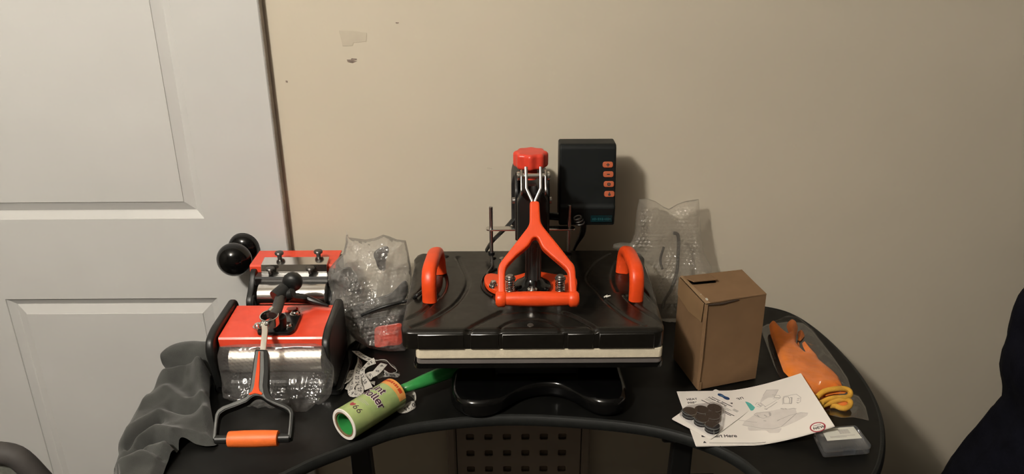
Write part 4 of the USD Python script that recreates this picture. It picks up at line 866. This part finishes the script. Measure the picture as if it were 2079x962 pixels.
# ------------------------------------------------------------------ clear plastic case with a label
pc_ = Thing('plastic_case', 'small clear plastic hinged case with a white barcode label at the desk edge', 'case', (.517, 1.035, DZ))
co = [at(x, y, z=DZ+.012)[:2] for x, y in ((1652, 905), (1678, 866), (1742, 861), (1772, 903), (1767, 921), (1680, 924))]
k0, k1, k2, k3 = at(1652, 868, z=DZ+.018)[:2], at(1738, 862, z=DZ+.018)[:2], at(1771, 904, z=DZ+.018)[:2], at(1674, 912, z=DZ+.018)[:2]
case_q = np.array([k3, k2, k1, k0])
co = fillet(case_q, .006, 5)
pc_.part('case_tray', slab(co, DZ+.0008, DZ+.0095, .003, 3), CASE, smooth=50)
pc_.part('case_lid', slab(inset(co, -.0006), DZ+.0098, DZ+.0185, .003, 3), CASE, smooth=50)
def casepos(u, v): return (case_q[0]*(1-u)+case_q[1]*u)*(1-v)+(case_q[3]*(1-u)+case_q[2]*u)*v
lb = np.array([casepos(*p) for p in ((.14, .34), (.90, .34), (.90, .90), (.14, .90))])
lab = pc_.part('label', slab(lb, DZ+.0186, DZ+.0190, .0001, 1), LABELW, smooth=False, label='white paper label')
bars = []
for u in np.linspace(.50, .74, 13)[:12]:
    w_ = .008+.006*((int(u*1000)) % 3)/2
    bars.append(slab(np.array([casepos(*p) for p in ((u, .60), (u+w_, .60), (u+w_, .80), (u, .80))]), DZ+.0190, DZ+.0192, .00003, 1))
for v_, u1 in ((.50, .80), (.45, .60)): bars.append(slab(np.array([casepos(*p) for p in ((.24, v_), (u1, v_), (u1, v_+.018), (.24, v_+.018))]), DZ+.0190, DZ+.0192, .00003, 1))
pc_.part('barcode', cat(*bars), INKG, parent=lab, smooth=False)
lat = np.array([casepos(*p) for p in ((.40, -.035), (.66, -.035), (.66, .02), (.40, .02))])
pc_.part('latch', slab(lat, DZ+.004, DZ+.0145, .0012), CASE)
for u in (.36, .70): pc_.part('rib', slab(np.array([casepos(*p) for p in ((u-.012, -.012), (u+.012, -.012), (u+.012, .12), (u-.012, .12))]), DZ+.0185, DZ+.0195, .0004), CASE)

# ------------------------------------------------------------------ knitted gloves in a clear bag
GZ = lambda x, y: (1540+x/4.374, 630+y/4.374)
def GO(pts, z=DZ+.011): return [tuple(at(*GZ(*p), z=z)[:2]) for p in pts]
g_top = GO(((92, 150), (102, 126), (122, 120), (150, 128), (178, 160), (205, 190), (235, 215), (258, 232), (268, 222), (258, 190), (246, 160), (252, 130), (275, 108), (305, 108), (335, 128), (348, 165), (340, 215), (330, 270), (332, 310), (370, 360), (415, 405), (418, 385), (392, 335), (384, 305), (396, 294), (420, 312), (460, 365), (520, 430), (535, 465), (600, 520), (660, 570), (710, 620), (742, 690), (700, 700), (620, 715), (540, 745), (480, 800), (300, 640), (220, 560), (180, 450), (140, 330), (105, 230)))
def gl_fn(z0, th, seed):
    def fn(x, y, d):
        p = puff(d, .016); bump = fbm3(x, y, 55, seed)*.004*np.clip(d/.006, 0, 1)
        a = z0+th*p+bump; b = z0-np.full_like(x, .001)*p
        return np.column_stack([x, y, a]), np.column_stack([x, y, b])
    return fn
gA = Thing('knit_glove', 'upper orange knitted work glove with a yellow cuff, in the clear bag', 'glove', (.555, 1.28, DZ), group='orange work gloves')
gA.part('hand', pillow(g_top, .0030, gl_fn(DZ+.0145, .010, 3)), GLOVE, smooth=True)
cuf = [(*at(*GZ(*p), z=DZ+zz)[:2], DZ+zz) for p, zz in (((520, 770), .020), ((580, 720), .024), ((660, 700), .025), ((760, 695), .024), ((808, 715), .021), ((815, 745), .018), ((780, 772), .016), ((700, 775), .016), ((620, 790), .016), ((560, 820), .016))]
gA.part('cuff', tube(spline(cuf, 60), .0046, 12), CUFF, smooth=60, label='yellow elastic cuff')
gA.part('cuff_inside', pillow(GO(((560, 745), (660, 715), (770, 708), (800, 735), (760, 760), (660, 765), (575, 790))), .003, gl_fn(DZ+.016, .004, 5)), GLOVE, smooth=True)
gB = Thing('knit_glove', 'lower orange knitted work glove folded beneath the other glove', 'glove', (.56, 1.25, DZ), group='orange work gloves')
gB.part('hand', pillow(GO(((340, 290), (352, 230), (350, 180), (372, 168), (400, 180), (412, 215), (390, 245), (362, 270), (370, 330), (440, 420), (560, 520), (690, 640), (720, 740), (600, 800), (520, 800), (300, 600)), DZ+.006), .0034, gl_fn(DZ+.0035, .0075, 9)), GLOVE, smooth=True)
cuf2 = [(*at(*GZ(*p), z=DZ+zz)[:2], DZ+zz) for p, zz in (((560, 850), .009), ((620, 825), .011), ((700, 800), .013), ((770, 790), .013), ((810, 805), .012), ((812, 840), .010), ((780, 865), .008), ((735, 868), .007), ((690, 850), .007), ((640, 845), .007))]
gB.part('cuff', tube(spline(cuf2, 60), .0046, 12), CUFF, smooth=60, label='yellow elastic cuff')
gB.part('cuff_inside', pillow(GO(((590, 838), (680, 812), (780, 802), (795, 830), (745, 850), (660, 838)), DZ+.008), .003, gl_fn(DZ+.0075, .003, 6)), GLOVE, smooth=True)
bagO = GO(((30, 110), (80, 82), (160, 72), (240, 62), (300, 60), (400, 70), (480, 130), (560, 230), (640, 330), (720, 440), (800, 560), (825, 640), (830, 690), (900, 715), (960, 810), (990, 930), (930, 915), (850, 900), (740, 905), (640, 880), (540, 830), (300, 660), (200, 560), (140, 440), (90, 300), (45, 180)), DZ+.012)
def bagf(x, y, d):
    k = np.clip(d/.012, 0, 1); p = np.clip(d/.045, 0, 1); p = p*p*(3-2*p)
    z = DZ+.004+.029*p+((crease(x+.02*fbm3(x, y, 22, 4), y, 30, 5)-.3)*.006+crease(x, y+.01*fbm3(x, y, 30, 2), 60, 9)*.003+fbm3(x, y, 22, 1)*.010)*k
    return np.column_stack([x, y, np.maximum(z, DZ+.004)]), np.column_stack([x, y, np.full_like(x, DZ+.0012)])
obj('clear_plastic_bag', pillow(bagO, .0026, bagf), POLY, 'wrinkled clear plastic bag around the orange gloves', 'bag', smooth=True)

# ------------------------------------------------------------------ lint roller
rA, rB = at(698, 862, z=DZ+.0275), at(802, 798, z=DZ+.0275)
rx = rB-rA; rx[2] = 0; RL = np.linalg.norm(rx); rx /= RL; ry = np.cross(np.array([0, 0, 1.]), rx); rz = np.array([0, 0, 1.])
RR = .0272
def RS(s, ang, r): return rA+np.asarray(s)[:, None]*rx+(np.asarray(r)*np.sin(ang))[:, None]*(-ry)+(np.asarray(r)*np.cos(ang))[:, None]*rz
lr = Thing('lint_roller', 'green lint roller with a printed paper sleeve and green handle', 'lint roller', tuple(rA*.5+rB*.5-np.array([0, 0, .0275])))
def ring_tube(prof, n=56):
    t = np.linspace(0, 2*np.pi, n, endpoint=False); V = np.vstack([RS(np.full(n, s), t, np.full(n, r)) for s, r in prof]); F_ = []
    for i in range(len(prof)-1):
        k = np.arange(n); l = (k+1) % n
        F_ += [np.column_stack([i*n+k, (i+1)*n+l, i*n+l]), np.column_stack([i*n+k, (i+1)*n+k, (i+1)*n+l])]
    return V, np.vstack(F_)
slv = lr.part('paper_sleeve', ring_tube([(.0008, RR-.002), (.0008, RR), (RL-.001, RR), (RL, RR-.001), (RL, .012)]), ROLLG, smooth=40, label='green printed paper sleeve')
lr.part('sheet_roll', ring_tube([(.004, RR-.0055), (0, RR-.0050), (0, RR-.0004), (.0009, RR+.0002), (.002, RR)]), PAPER, label='white end of the sheet roll', smooth=30)
lr.part('cardboard_core', ring_tube([(.05, RR-.0078), (.0008, RR-.0078), (.0006, RR-.0049), (.004, RR-.0049)]), BROWNC)
lr.part('inner_drum', ring_tube([(.06, .001), (.06, RR-.0105), (.003, RR-.0100), (.003, RR-.0079), (.012, RR-.0078)]), GREENP, label='glossy green inner drum')
lr.part('color_band', ring_tube([(RL-.016, RR+.0001), (RL-.0155, RR+.0004), (RL-.0015, RR+.0004), (RL-.0005, RR-.0002)]) if False else (lambda n=40: (lambda t, V: (V, np.vstack([np.column_stack([np.arange(n-1), n+np.arange(1, n), np.arange(1, n)]), np.column_stack([np.arange(n-1), n+np.arange(n-1), n+np.arange(1, n)])])))(0, np.vstack([RS(RL-.0155-.003*np.sin(np.linspace(0, np.pi, n)), np.linspace(-1.25, 1.5, n), np.full(n, RR+.0003)), RS(np.full(n, RL-.0008), np.linspace(-1.25, 1.5, n), np.full(n, RR+.0003))])))(), ROLLB, parent=slv, smooth=True, label='orange band')
def rprint(s0, a0, lift=.0004): return lambda x, y, h: RS(s0+y, a0+x/RR, RR+lift+h*.4)
TXT = [('Lint', .0715, -.64, .0130), ('Roller', .0535, -.62, .0130)]
for t_, s0, a0, hh in TXT:
    lr.part('lettering_outline', cat(*[printed(t_, hh, (lambda S, ox, oy: (lambda x, y, h: S(x+ox, y+oy, h)))(rprint(s0, a0, .0003), ox, oy), True, sub=.006) for ox, oy in ((-.0009, -.0005), (.0009, .0005), (0, .0010), (0, -.0010))]), PINKW, parent=slv, smooth=False)
    lr.part('lettering', printed(t_, hh, rprint(s0, a0, .0008), True, sub=.006), PLUM, parent=slv, smooth=False)
lr.part('count_digits', printed('66', .0100, rprint(.016, .14, .0004), False, sub=.006), PLUM, parent=slv, smooth=False)
lr.part('red_emblem', flatprint(spline([(0, 0), (-.004, .005), (-.002, .0085), (.0005, .007), (.004, .0085), (.005, .005)], 24, closed=True), rprint(.0175, -.04, .0004), sub=.004), INKR, parent=slv, smooth=False)
lr.part('band_text', cat(*[flatprint(roundrect(w_, h_, .0006, 2, (w_/2, 0)), rprint(RL-.0080, a_, .0006), sub=.004) for a_, w_, h_ in ((-.80, .0030, .0055), (-.66, .0022, .0045), (-.54, .0034, .0055), (-.36, .0024, .0040), (-.22, .0034, .0055), (-.06, .0026, .0050), (.08, .0032, .0055), (.26, .0022, .0045), (.40, .0034, .0055), (.56, .0026, .0045), (.72, .0090, .0060))]), ROLLT, parent=slv, smooth=False)
lr.part('small_print', cat(*[flatprint(roundrect(w_, .0007, .0002, 2, (w_/2, 0)), rprint(.041-k*.0028, -.45+k*.12, .0004), sub=.004) for k, w_ in enumerate((.030, .026, .016))]), INKG, parent=slv, smooth=False)
hp0 = rA+rx*(RL-.002); hA, hB = at(828, 786, z=DZ+.034), at(915, 752, z=DZ+.030)
hd = (hB-hA); hd /= np.linalg.norm(hd)
lr.part('handle', tube(spline([hp0, hp0+rx*.012, (hA*.6+(hp0+rx*.02)*.4), hA+hd*.02, hA+hd*.07, hA+hd*.12], 40), np.interp(np.linspace(0, 1, 40), [0, .12, .3, .5, .8, 1], [.0090, .0085, .0095, .0125, .0145, .0135]), 22, ratio=.85), GREENP, smooth=60, label='green plastic handle')

# ------------------------------------------------------------------ measuring tape: one crumpled printed ribbon
tm_ = Thing('measuring_tape', 'white printed sewing tape measure crumpled beside the lint roller', 'tape measure', tuple(at(745, 770, z=DZ)))
TZ = lambda x, y: (680+x/6.411, 700+y/6.411)
def ribbon(ctrl, w=.0145, n=90, label=None, start=1):
    """ctrl: (zoom x, zoom y, height of centre, roll in degrees)"""
    C3 = np.array([(*at(*TZ(a, b), z=DZ+h)[:2], DZ+h, r) for a, b, h, r in ctrl])
    s = spline(C3, n); P_ = s[:, :3]; roll = np.radians(s[:, 3])
    T_ = np.gradient(P_, axis=0); T_ /= np.linalg.norm(T_, axis=1, keepdims=True)
    H = np.cross(T_, np.array([0, 0, 1.])); H /= np.linalg.norm(H, axis=1, keepdims=True)+1e-9
    N_ = np.cross(H, T_); S_ = H*np.cos(roll)[:, None]+N_*np.sin(roll)[:, None]; Nn = np.cross(S_, T_)
    low = (P_[:, 2]-np.abs(S_[:, 2])*w/2); P_[:, 2] += np.maximum(DZ+.001-low, 0)
    A, B = P_-S_*w/2, P_+S_*w/2; th_ = .0003
    V = np.vstack([A+Nn*th_, B+Nn*th_, B-Nn*th_, A-Nn*th_]); F_ = []
    for j in range(4):
        k = np.arange(n-1); a_, b_ = j*n+k, ((j+1) % 4)*n+k
        F_ += [np.column_stack([a_, b_+1, b_]), np.column_stack([a_, a_+1, b_+1])]
    rb = tm_.part('tape_ribbon', (V, np.vstack(F_)), TAPEW, smooth=40)
    L = np.r_[0, np.cumsum(np.linalg.norm(np.diff(P_, axis=0), axis=1))]
    def S(x, y, h):
        x = np.clip(x, 0, L[-1]); f = lambda q: np.column_stack([np.interp(x, L, q[:, i]) for i in range(3)])
        return f(P_)+y[:, None]*f(S_)*-1+f(Nn)*(th_*1.5+h*.4)[:, None]*1
    ink = []
    for i, x0 in enumerate(np.arange(.004, L[-1]-.012, .0155)):
        for sgn in (1, -1):
            S1 = lambda x, y, h, sgn=sgn: S(x, y, h) if sgn > 0 else S(x, y, -h-.0015)
            ink.append(printed(str(start+i), .0062, lambda x, y, h, x0=x0, S1=S1: S1(x0+x, y-.0030, h), True))
            ink.append(flatprint(roundrect(.0006, .0045, .0001, 1, (0, w/2-.0024)), lambda x, y, h, x0=x0, S1=S1: S1(x0-.002+x, y, h)))
            for q in range(1, 5): ink.append(flatprint(roundrect(.0004, .0022, .0001, 1, (0, w/2-.0012)), lambda x, y, h, x0=x0, S1=S1, q=q: S1(x0-.002+q*.0031+x, y, h)))
    tm_.part('tape_numbers', cat(*ink), INK, parent=rb, smooth=False)
ribbon([(265, 80, .020, 18), (330, 130, .024, 14), (420, 180, .026, 10), (510, 205, .027, 15), (600, 200, .029, 40), (690, 220, .027, 50), (770, 290, .022, 40), (815, 350, .016, 70), (800, 385, .012, 100), (720, 390, .010, 120), (620, 370, .010, 70), (540, 400, .008, 30)], start=42)
ribbon([(520, 205, .030, 20), (460, 235, .027, 5), (390, 290, .022, -20), (350, 360, .016, -35), (370, 440, .011, -45), (410, 510, .008, -30), (440, 570, .006, -10)], start=15)
ribbon([(640, 245, .022, 0), (585, 305, .020, 6), (520, 370, .017, 10), (455, 400, .013, 40), (420, 440, .010, 70), (470, 480, .007, 30), (520, 500, .004, 5)], start=4)
ribbon([(325, 190, .018, 60), (320, 270, .018, 55), (300, 340, .016, 30), (290, 430, .013, 5), (300, 520, .010, 5), (320, 600, .006, 20), (250, 640, .005, 60), (210, 600, .008, 40), (240, 500, .010, 10), (220, 400, .012, 0)], start=20)
ribbon([(90, 510, .006, 10), (150, 470, .010, 15), (200, 400, .012, 10), (260, 330, .012, 20), (330, 340, .010, 40), (370, 420, .007, 25), (330, 520, .004, 0)], start=31)
ribbon([(120, 360, .007, 20), (180, 350, .009, 10), (230, 420, .008, 0), (210, 520, .006, 0), (180, 590, .004, 20)], start=50)
ribbon([(860, 770, .005, 80), (870, 700, .014, 70), (930, 625, .021, 60), (1010, 640, .017, 80), (1045, 700, .011, 95), (1040, 780, .006, 85), (960, 820, .004, 40), (880, 850, .003, 10), (850, 820, .004, 30)], start=7)

# ------------------------------------------------------------------ grey cloth crumpled over the left end of the desk
clO = [at(x, y, z=DZ+.004)[:2] for x, y in ((395, 742), (430, 752), (430, 800), (432, 850), (440, 890), (438, 905), (405, 906), (372, 905), (356, 925), (338, 950), (318, 985), (270, 1010), (225, 1000), (230, 955), (240, 925), (252, 890), (266, 860), (284, 832), (310, 803), (338, 778), (360, 760))]
clO = spline(clO, 120, closed=True)
LN = lambda pts: np.array(LineString([at(x, y, z=DZ+.01)[:2] for x, y in pts]).segmentize(.002).coords)
ridges = [(LN(((345, 790), (385, 775), (412, 785))), .022, .030), (LN(((412, 785), (420, 815), (425, 850))), .016, .020), (LN(((345, 815), (372, 828), (410, 830))), .014, .012),
          (LN(((250, 905), (285, 880), (325, 858))), .012, .014), (LN(((285, 905), (320, 890), (370, 900))), .014, .013), (LN(((262, 955), (300, 935), (340, 925))), .014, .012),
          (LN(((380, 858), (415, 866))), .02, .006), (LN(((300, 830), (330, 815))), .015, .008)]
valleys = [(LN(((262, 915), (290, 893), (328, 866))), .006, .018), (LN(((285, 915), (310, 905), (360, 910))), .006, .020), (LN(((350, 838), (385, 846), (408, 838))), .008, .012), (LN(((392, 790), (396, 815))), .008, .009), (LN(((250, 930), (285, 925), (330, 935))), .007, .014)]
deskpoly = Polygon(OUT)
def clothf(x, y, d):
    z = DZ+.005+.015*np.clip(d/.012, 0, 1)+fbm3(x, y, 22, 21)*.016+(crease(x+.02*fbm3(x, y, 15, 3), y, 17, 22)-.4)*.007
    for L_, w_, h_ in ridges: z = z+h_*np.exp(-(cKDTree(L_).query(np.column_stack([x, y]))[0]/w_)**2)
    for L_, w_, h_ in valleys: z = z-h_*np.exp(-(cKDTree(L_).query(np.column_stack([x, y]))[0]/w_)**2)
    ins = contains_xy(deskpoly.buffer(-.004), x, y)
    db = cKDTree(np.array(deskpoly.exterior.segmentize(.002).coords)).query(np.column_stack([x, y]))[0]
    z = np.where(ins, np.maximum(z, DZ+.0045), np.where(contains_xy(deskpoly, x, y), np.maximum(z, DZ+.004), DZ+.0035-np.minimum(np.maximum(db-.005, 0)*4.0, .10)))
    th_ = .0022
    return np.column_stack([x, y, z]), np.column_stack([x, y, z-th_*np.clip(d/.004, 0, 1)])
cl_v, cl_f = pillow(clO, .0030, clothf)
# the stood-up fold at the back of the cloth
foldT = [at(x, y, z=z_) for x, y, z_ in ((326, 722, .815), (340, 712, .820), (365, 706, .824), (395, 706, .824), (412, 705, .824), (428, 705, .822))]
foldM = [at(x, y, z=z_) for x, y, z_ in ((330, 738, .800), (345, 738, .801), (368, 736, .803), (395, 733, .804), (414, 740, .797), (427, 746, .79))]
foldB = [at(x, y, z=z_) for x, y, z_ in ((345, 768, .768), (358, 778, .766), (378, 790, .764), (398, 800, .764), (410, 810, .762), (422, 818, .76))]
foldK = [p+np.array([.0, .03, -.006]) for p in foldT]; foldG = [np.array([p[0], p[1]+.055, DZ+.004]) for p in foldB]
rows = [spline(r, 40) for r in (foldB, foldM, foldT, foldK, foldG)]
cols = np.array([spline([rows[j][i] for j in range(5)], 36) for i in range(40)])
gx_, gy_ = np.meshgrid(np.arange(40), np.arange(36), indexing='ij'); wob = (meshkit.fbm(np.stack([cols[..., 0]*26, cols[..., 1]*26, cols[..., 2]*26], -1), 3, 5)-.5)
cols[..., 1] += wob*.012; cols[..., 0] += wob*.006
V1 = cols.reshape(-1, 3); i_ = np.arange(39*35); ii, jj = i_//35, i_ % 35
q = np.column_stack([ii*36+jj, ii*36+jj+1, (ii+1)*36+jj+1, (ii+1)*36+jj])
FQ = np.vstack([q[:, [0, 1, 2]], q[:, [0, 2, 3]]]); V1[:, 2] = np.maximum(V1[:, 2], DZ+.003)
V2 = V1+np.array([0, .0016, -.0006])
obj('grey_cloth', cat((cl_v, cl_f), (V1, FQ), (V2, FQ[:, ::-1])), CLOTHG, 'crumpled dark grey cloth draped over the left end of the desk', 'cloth', smooth=True)

# ------------------------------------------------------------------ navy garment at the right edge, chair back at the lower left
zs = np.linspace(.0, 1.06, 90); th = np.linspace(0, 2*np.pi, 110, endpoint=False)
edge = np.array([(1.06, 1.06), (1.0, .985), (.95, .938), (.90, .900), (.86, .892), (.82, .888), (.785, .886), (.75, .892), (.713, .908), (.675, .918), (.64, .902), (.594, .886), (.558, .870), (.50, .845), (.30, .80), (.0, .78)])[::-1]
le = np.interp(zs, edge[:, 0], edge[:, 1]); cxx = 1.16
ra_ = np.maximum(cxx-le, .02); ra_[-3:] *= (.8, .5, .05)
V = []
for z, r in zip(zs, ra_):
    nz = meshkit.fbm(np.column_stack([np.cos(th)*2.2+5, np.sin(th)*2.2+5, np.full(110, z*5)]), 4, 9)-.5
    cz_ = meshkit.fbm(np.column_stack([np.cos(th)*6+5, np.sin(th)*6+5, np.full(110, z*2+np.sin(th)*.4)]), 3, 19)-.5
    rr_ = r*(1+(.16*nz+.10*cz_)*np.clip(np.abs(np.sin(th/2)), .0, 1)*1.0)
    wl = np.clip(-np.cos(th), 0, 1)
    V.append(np.column_stack([cxx+rr_*np.cos(th)*(1-.0*wl), 1.22+.62*rr_*np.sin(th), np.full(110, z)]))
V = np.vstack(V+[[[cxx, 1.22, 1.062], [cxx, 1.22, 0]]]); F_ = []
for i in range(89):
    k = np.arange(110); l = (k+1) % 110
    F_ += [np.column_stack([i*110+k, i*110+l, (i+1)*110+l]), np.column_stack([i*110+k, (i+1)*110+l, (i+1)*110+k])]
k = np.arange(110); l = (k+1) % 110
F_ += [np.column_stack([89*110+k, 89*110+l, np.full(110, 9900)]), np.column_stack([l, k, np.full(110, 9901)])]
obj('dark_garment', (V, np.vstack(F_)), NAVY, 'heap of very dark navy clothing rising at the right edge beside the wall', 'clothing', smooth=True)

chb = Thing('chair', 'dark padded chair back at the lower left corner, in front of the white door', 'chair', (-.93, 1.0, 0))
co_ = [(-1.12, .62), (-1.115, .70), (-1.09, .765), (-1.06, .772), (-.93, .775), (-.79, .771), (-.765, .762), (-.742, .725), (-.712, .66), (-.70, .56), (-.71, .47), (-.76, .42), (-.93, .41), (-1.10, .42), (-1.13, .50)]
cs_ = spline(co_, 90, closed=True)
chb.part('backrest_rim', tube(np.column_stack([cs_[:, 0], np.full(90, 1.0), cs_[:, 1]]), .017, 14, closed=True, up=(0, 1, 0)), CHAIRD, smooth=60)
P_, T_, d_ = fill(cs_, .008)
chb.part('backrest_panel', cat((np.column_stack([P_[:, 0], 1.0-.006*puff(d_, .05), P_[:, 1]]), T_[:, ::-1]), (np.column_stack([P_[:, 0], np.full(len(P_), 1.008), P_[:, 1]]), T_)), CHAIRG, smooth=True)
chb.part('seat', slab(roundrect(.44, .42, .06, 6, (-.92, .78)), .42, .47, .02, 4), CHAIRD, smooth=50)
chb.part('back_bar', tube(spline([(-.92, 1.01, .60), (-.92, 1.03, .48), (-.92, .98, .41), (-.92, .82, .41)], 24), .016, 12), BLACKM)
chb.part('seat_post', rod((-.92, .78, .06), (-.92, .78, .425), .022), BLACKM)
for k in range(5):
    a = k*2*math.pi/5+.3
    chb.part('base_leg', tube([(-.92, .78, .085), (-.92+.15*math.cos(a), .78+.15*math.sin(a), .07), (-.92+.27*math.cos(a), .78+.27*math.sin(a), .045)], [.018, .016, .012], 10), BLACKM)
    chb.part('caster', lathe([(0, -.012), (.020, -.012), (.0235, -.006), (.0235, .006), (.020, .012), (0, .012)], (-.92+.27*math.cos(a), .78+.27*math.sin(a), .0238), 18, 'y'), PLASTB)
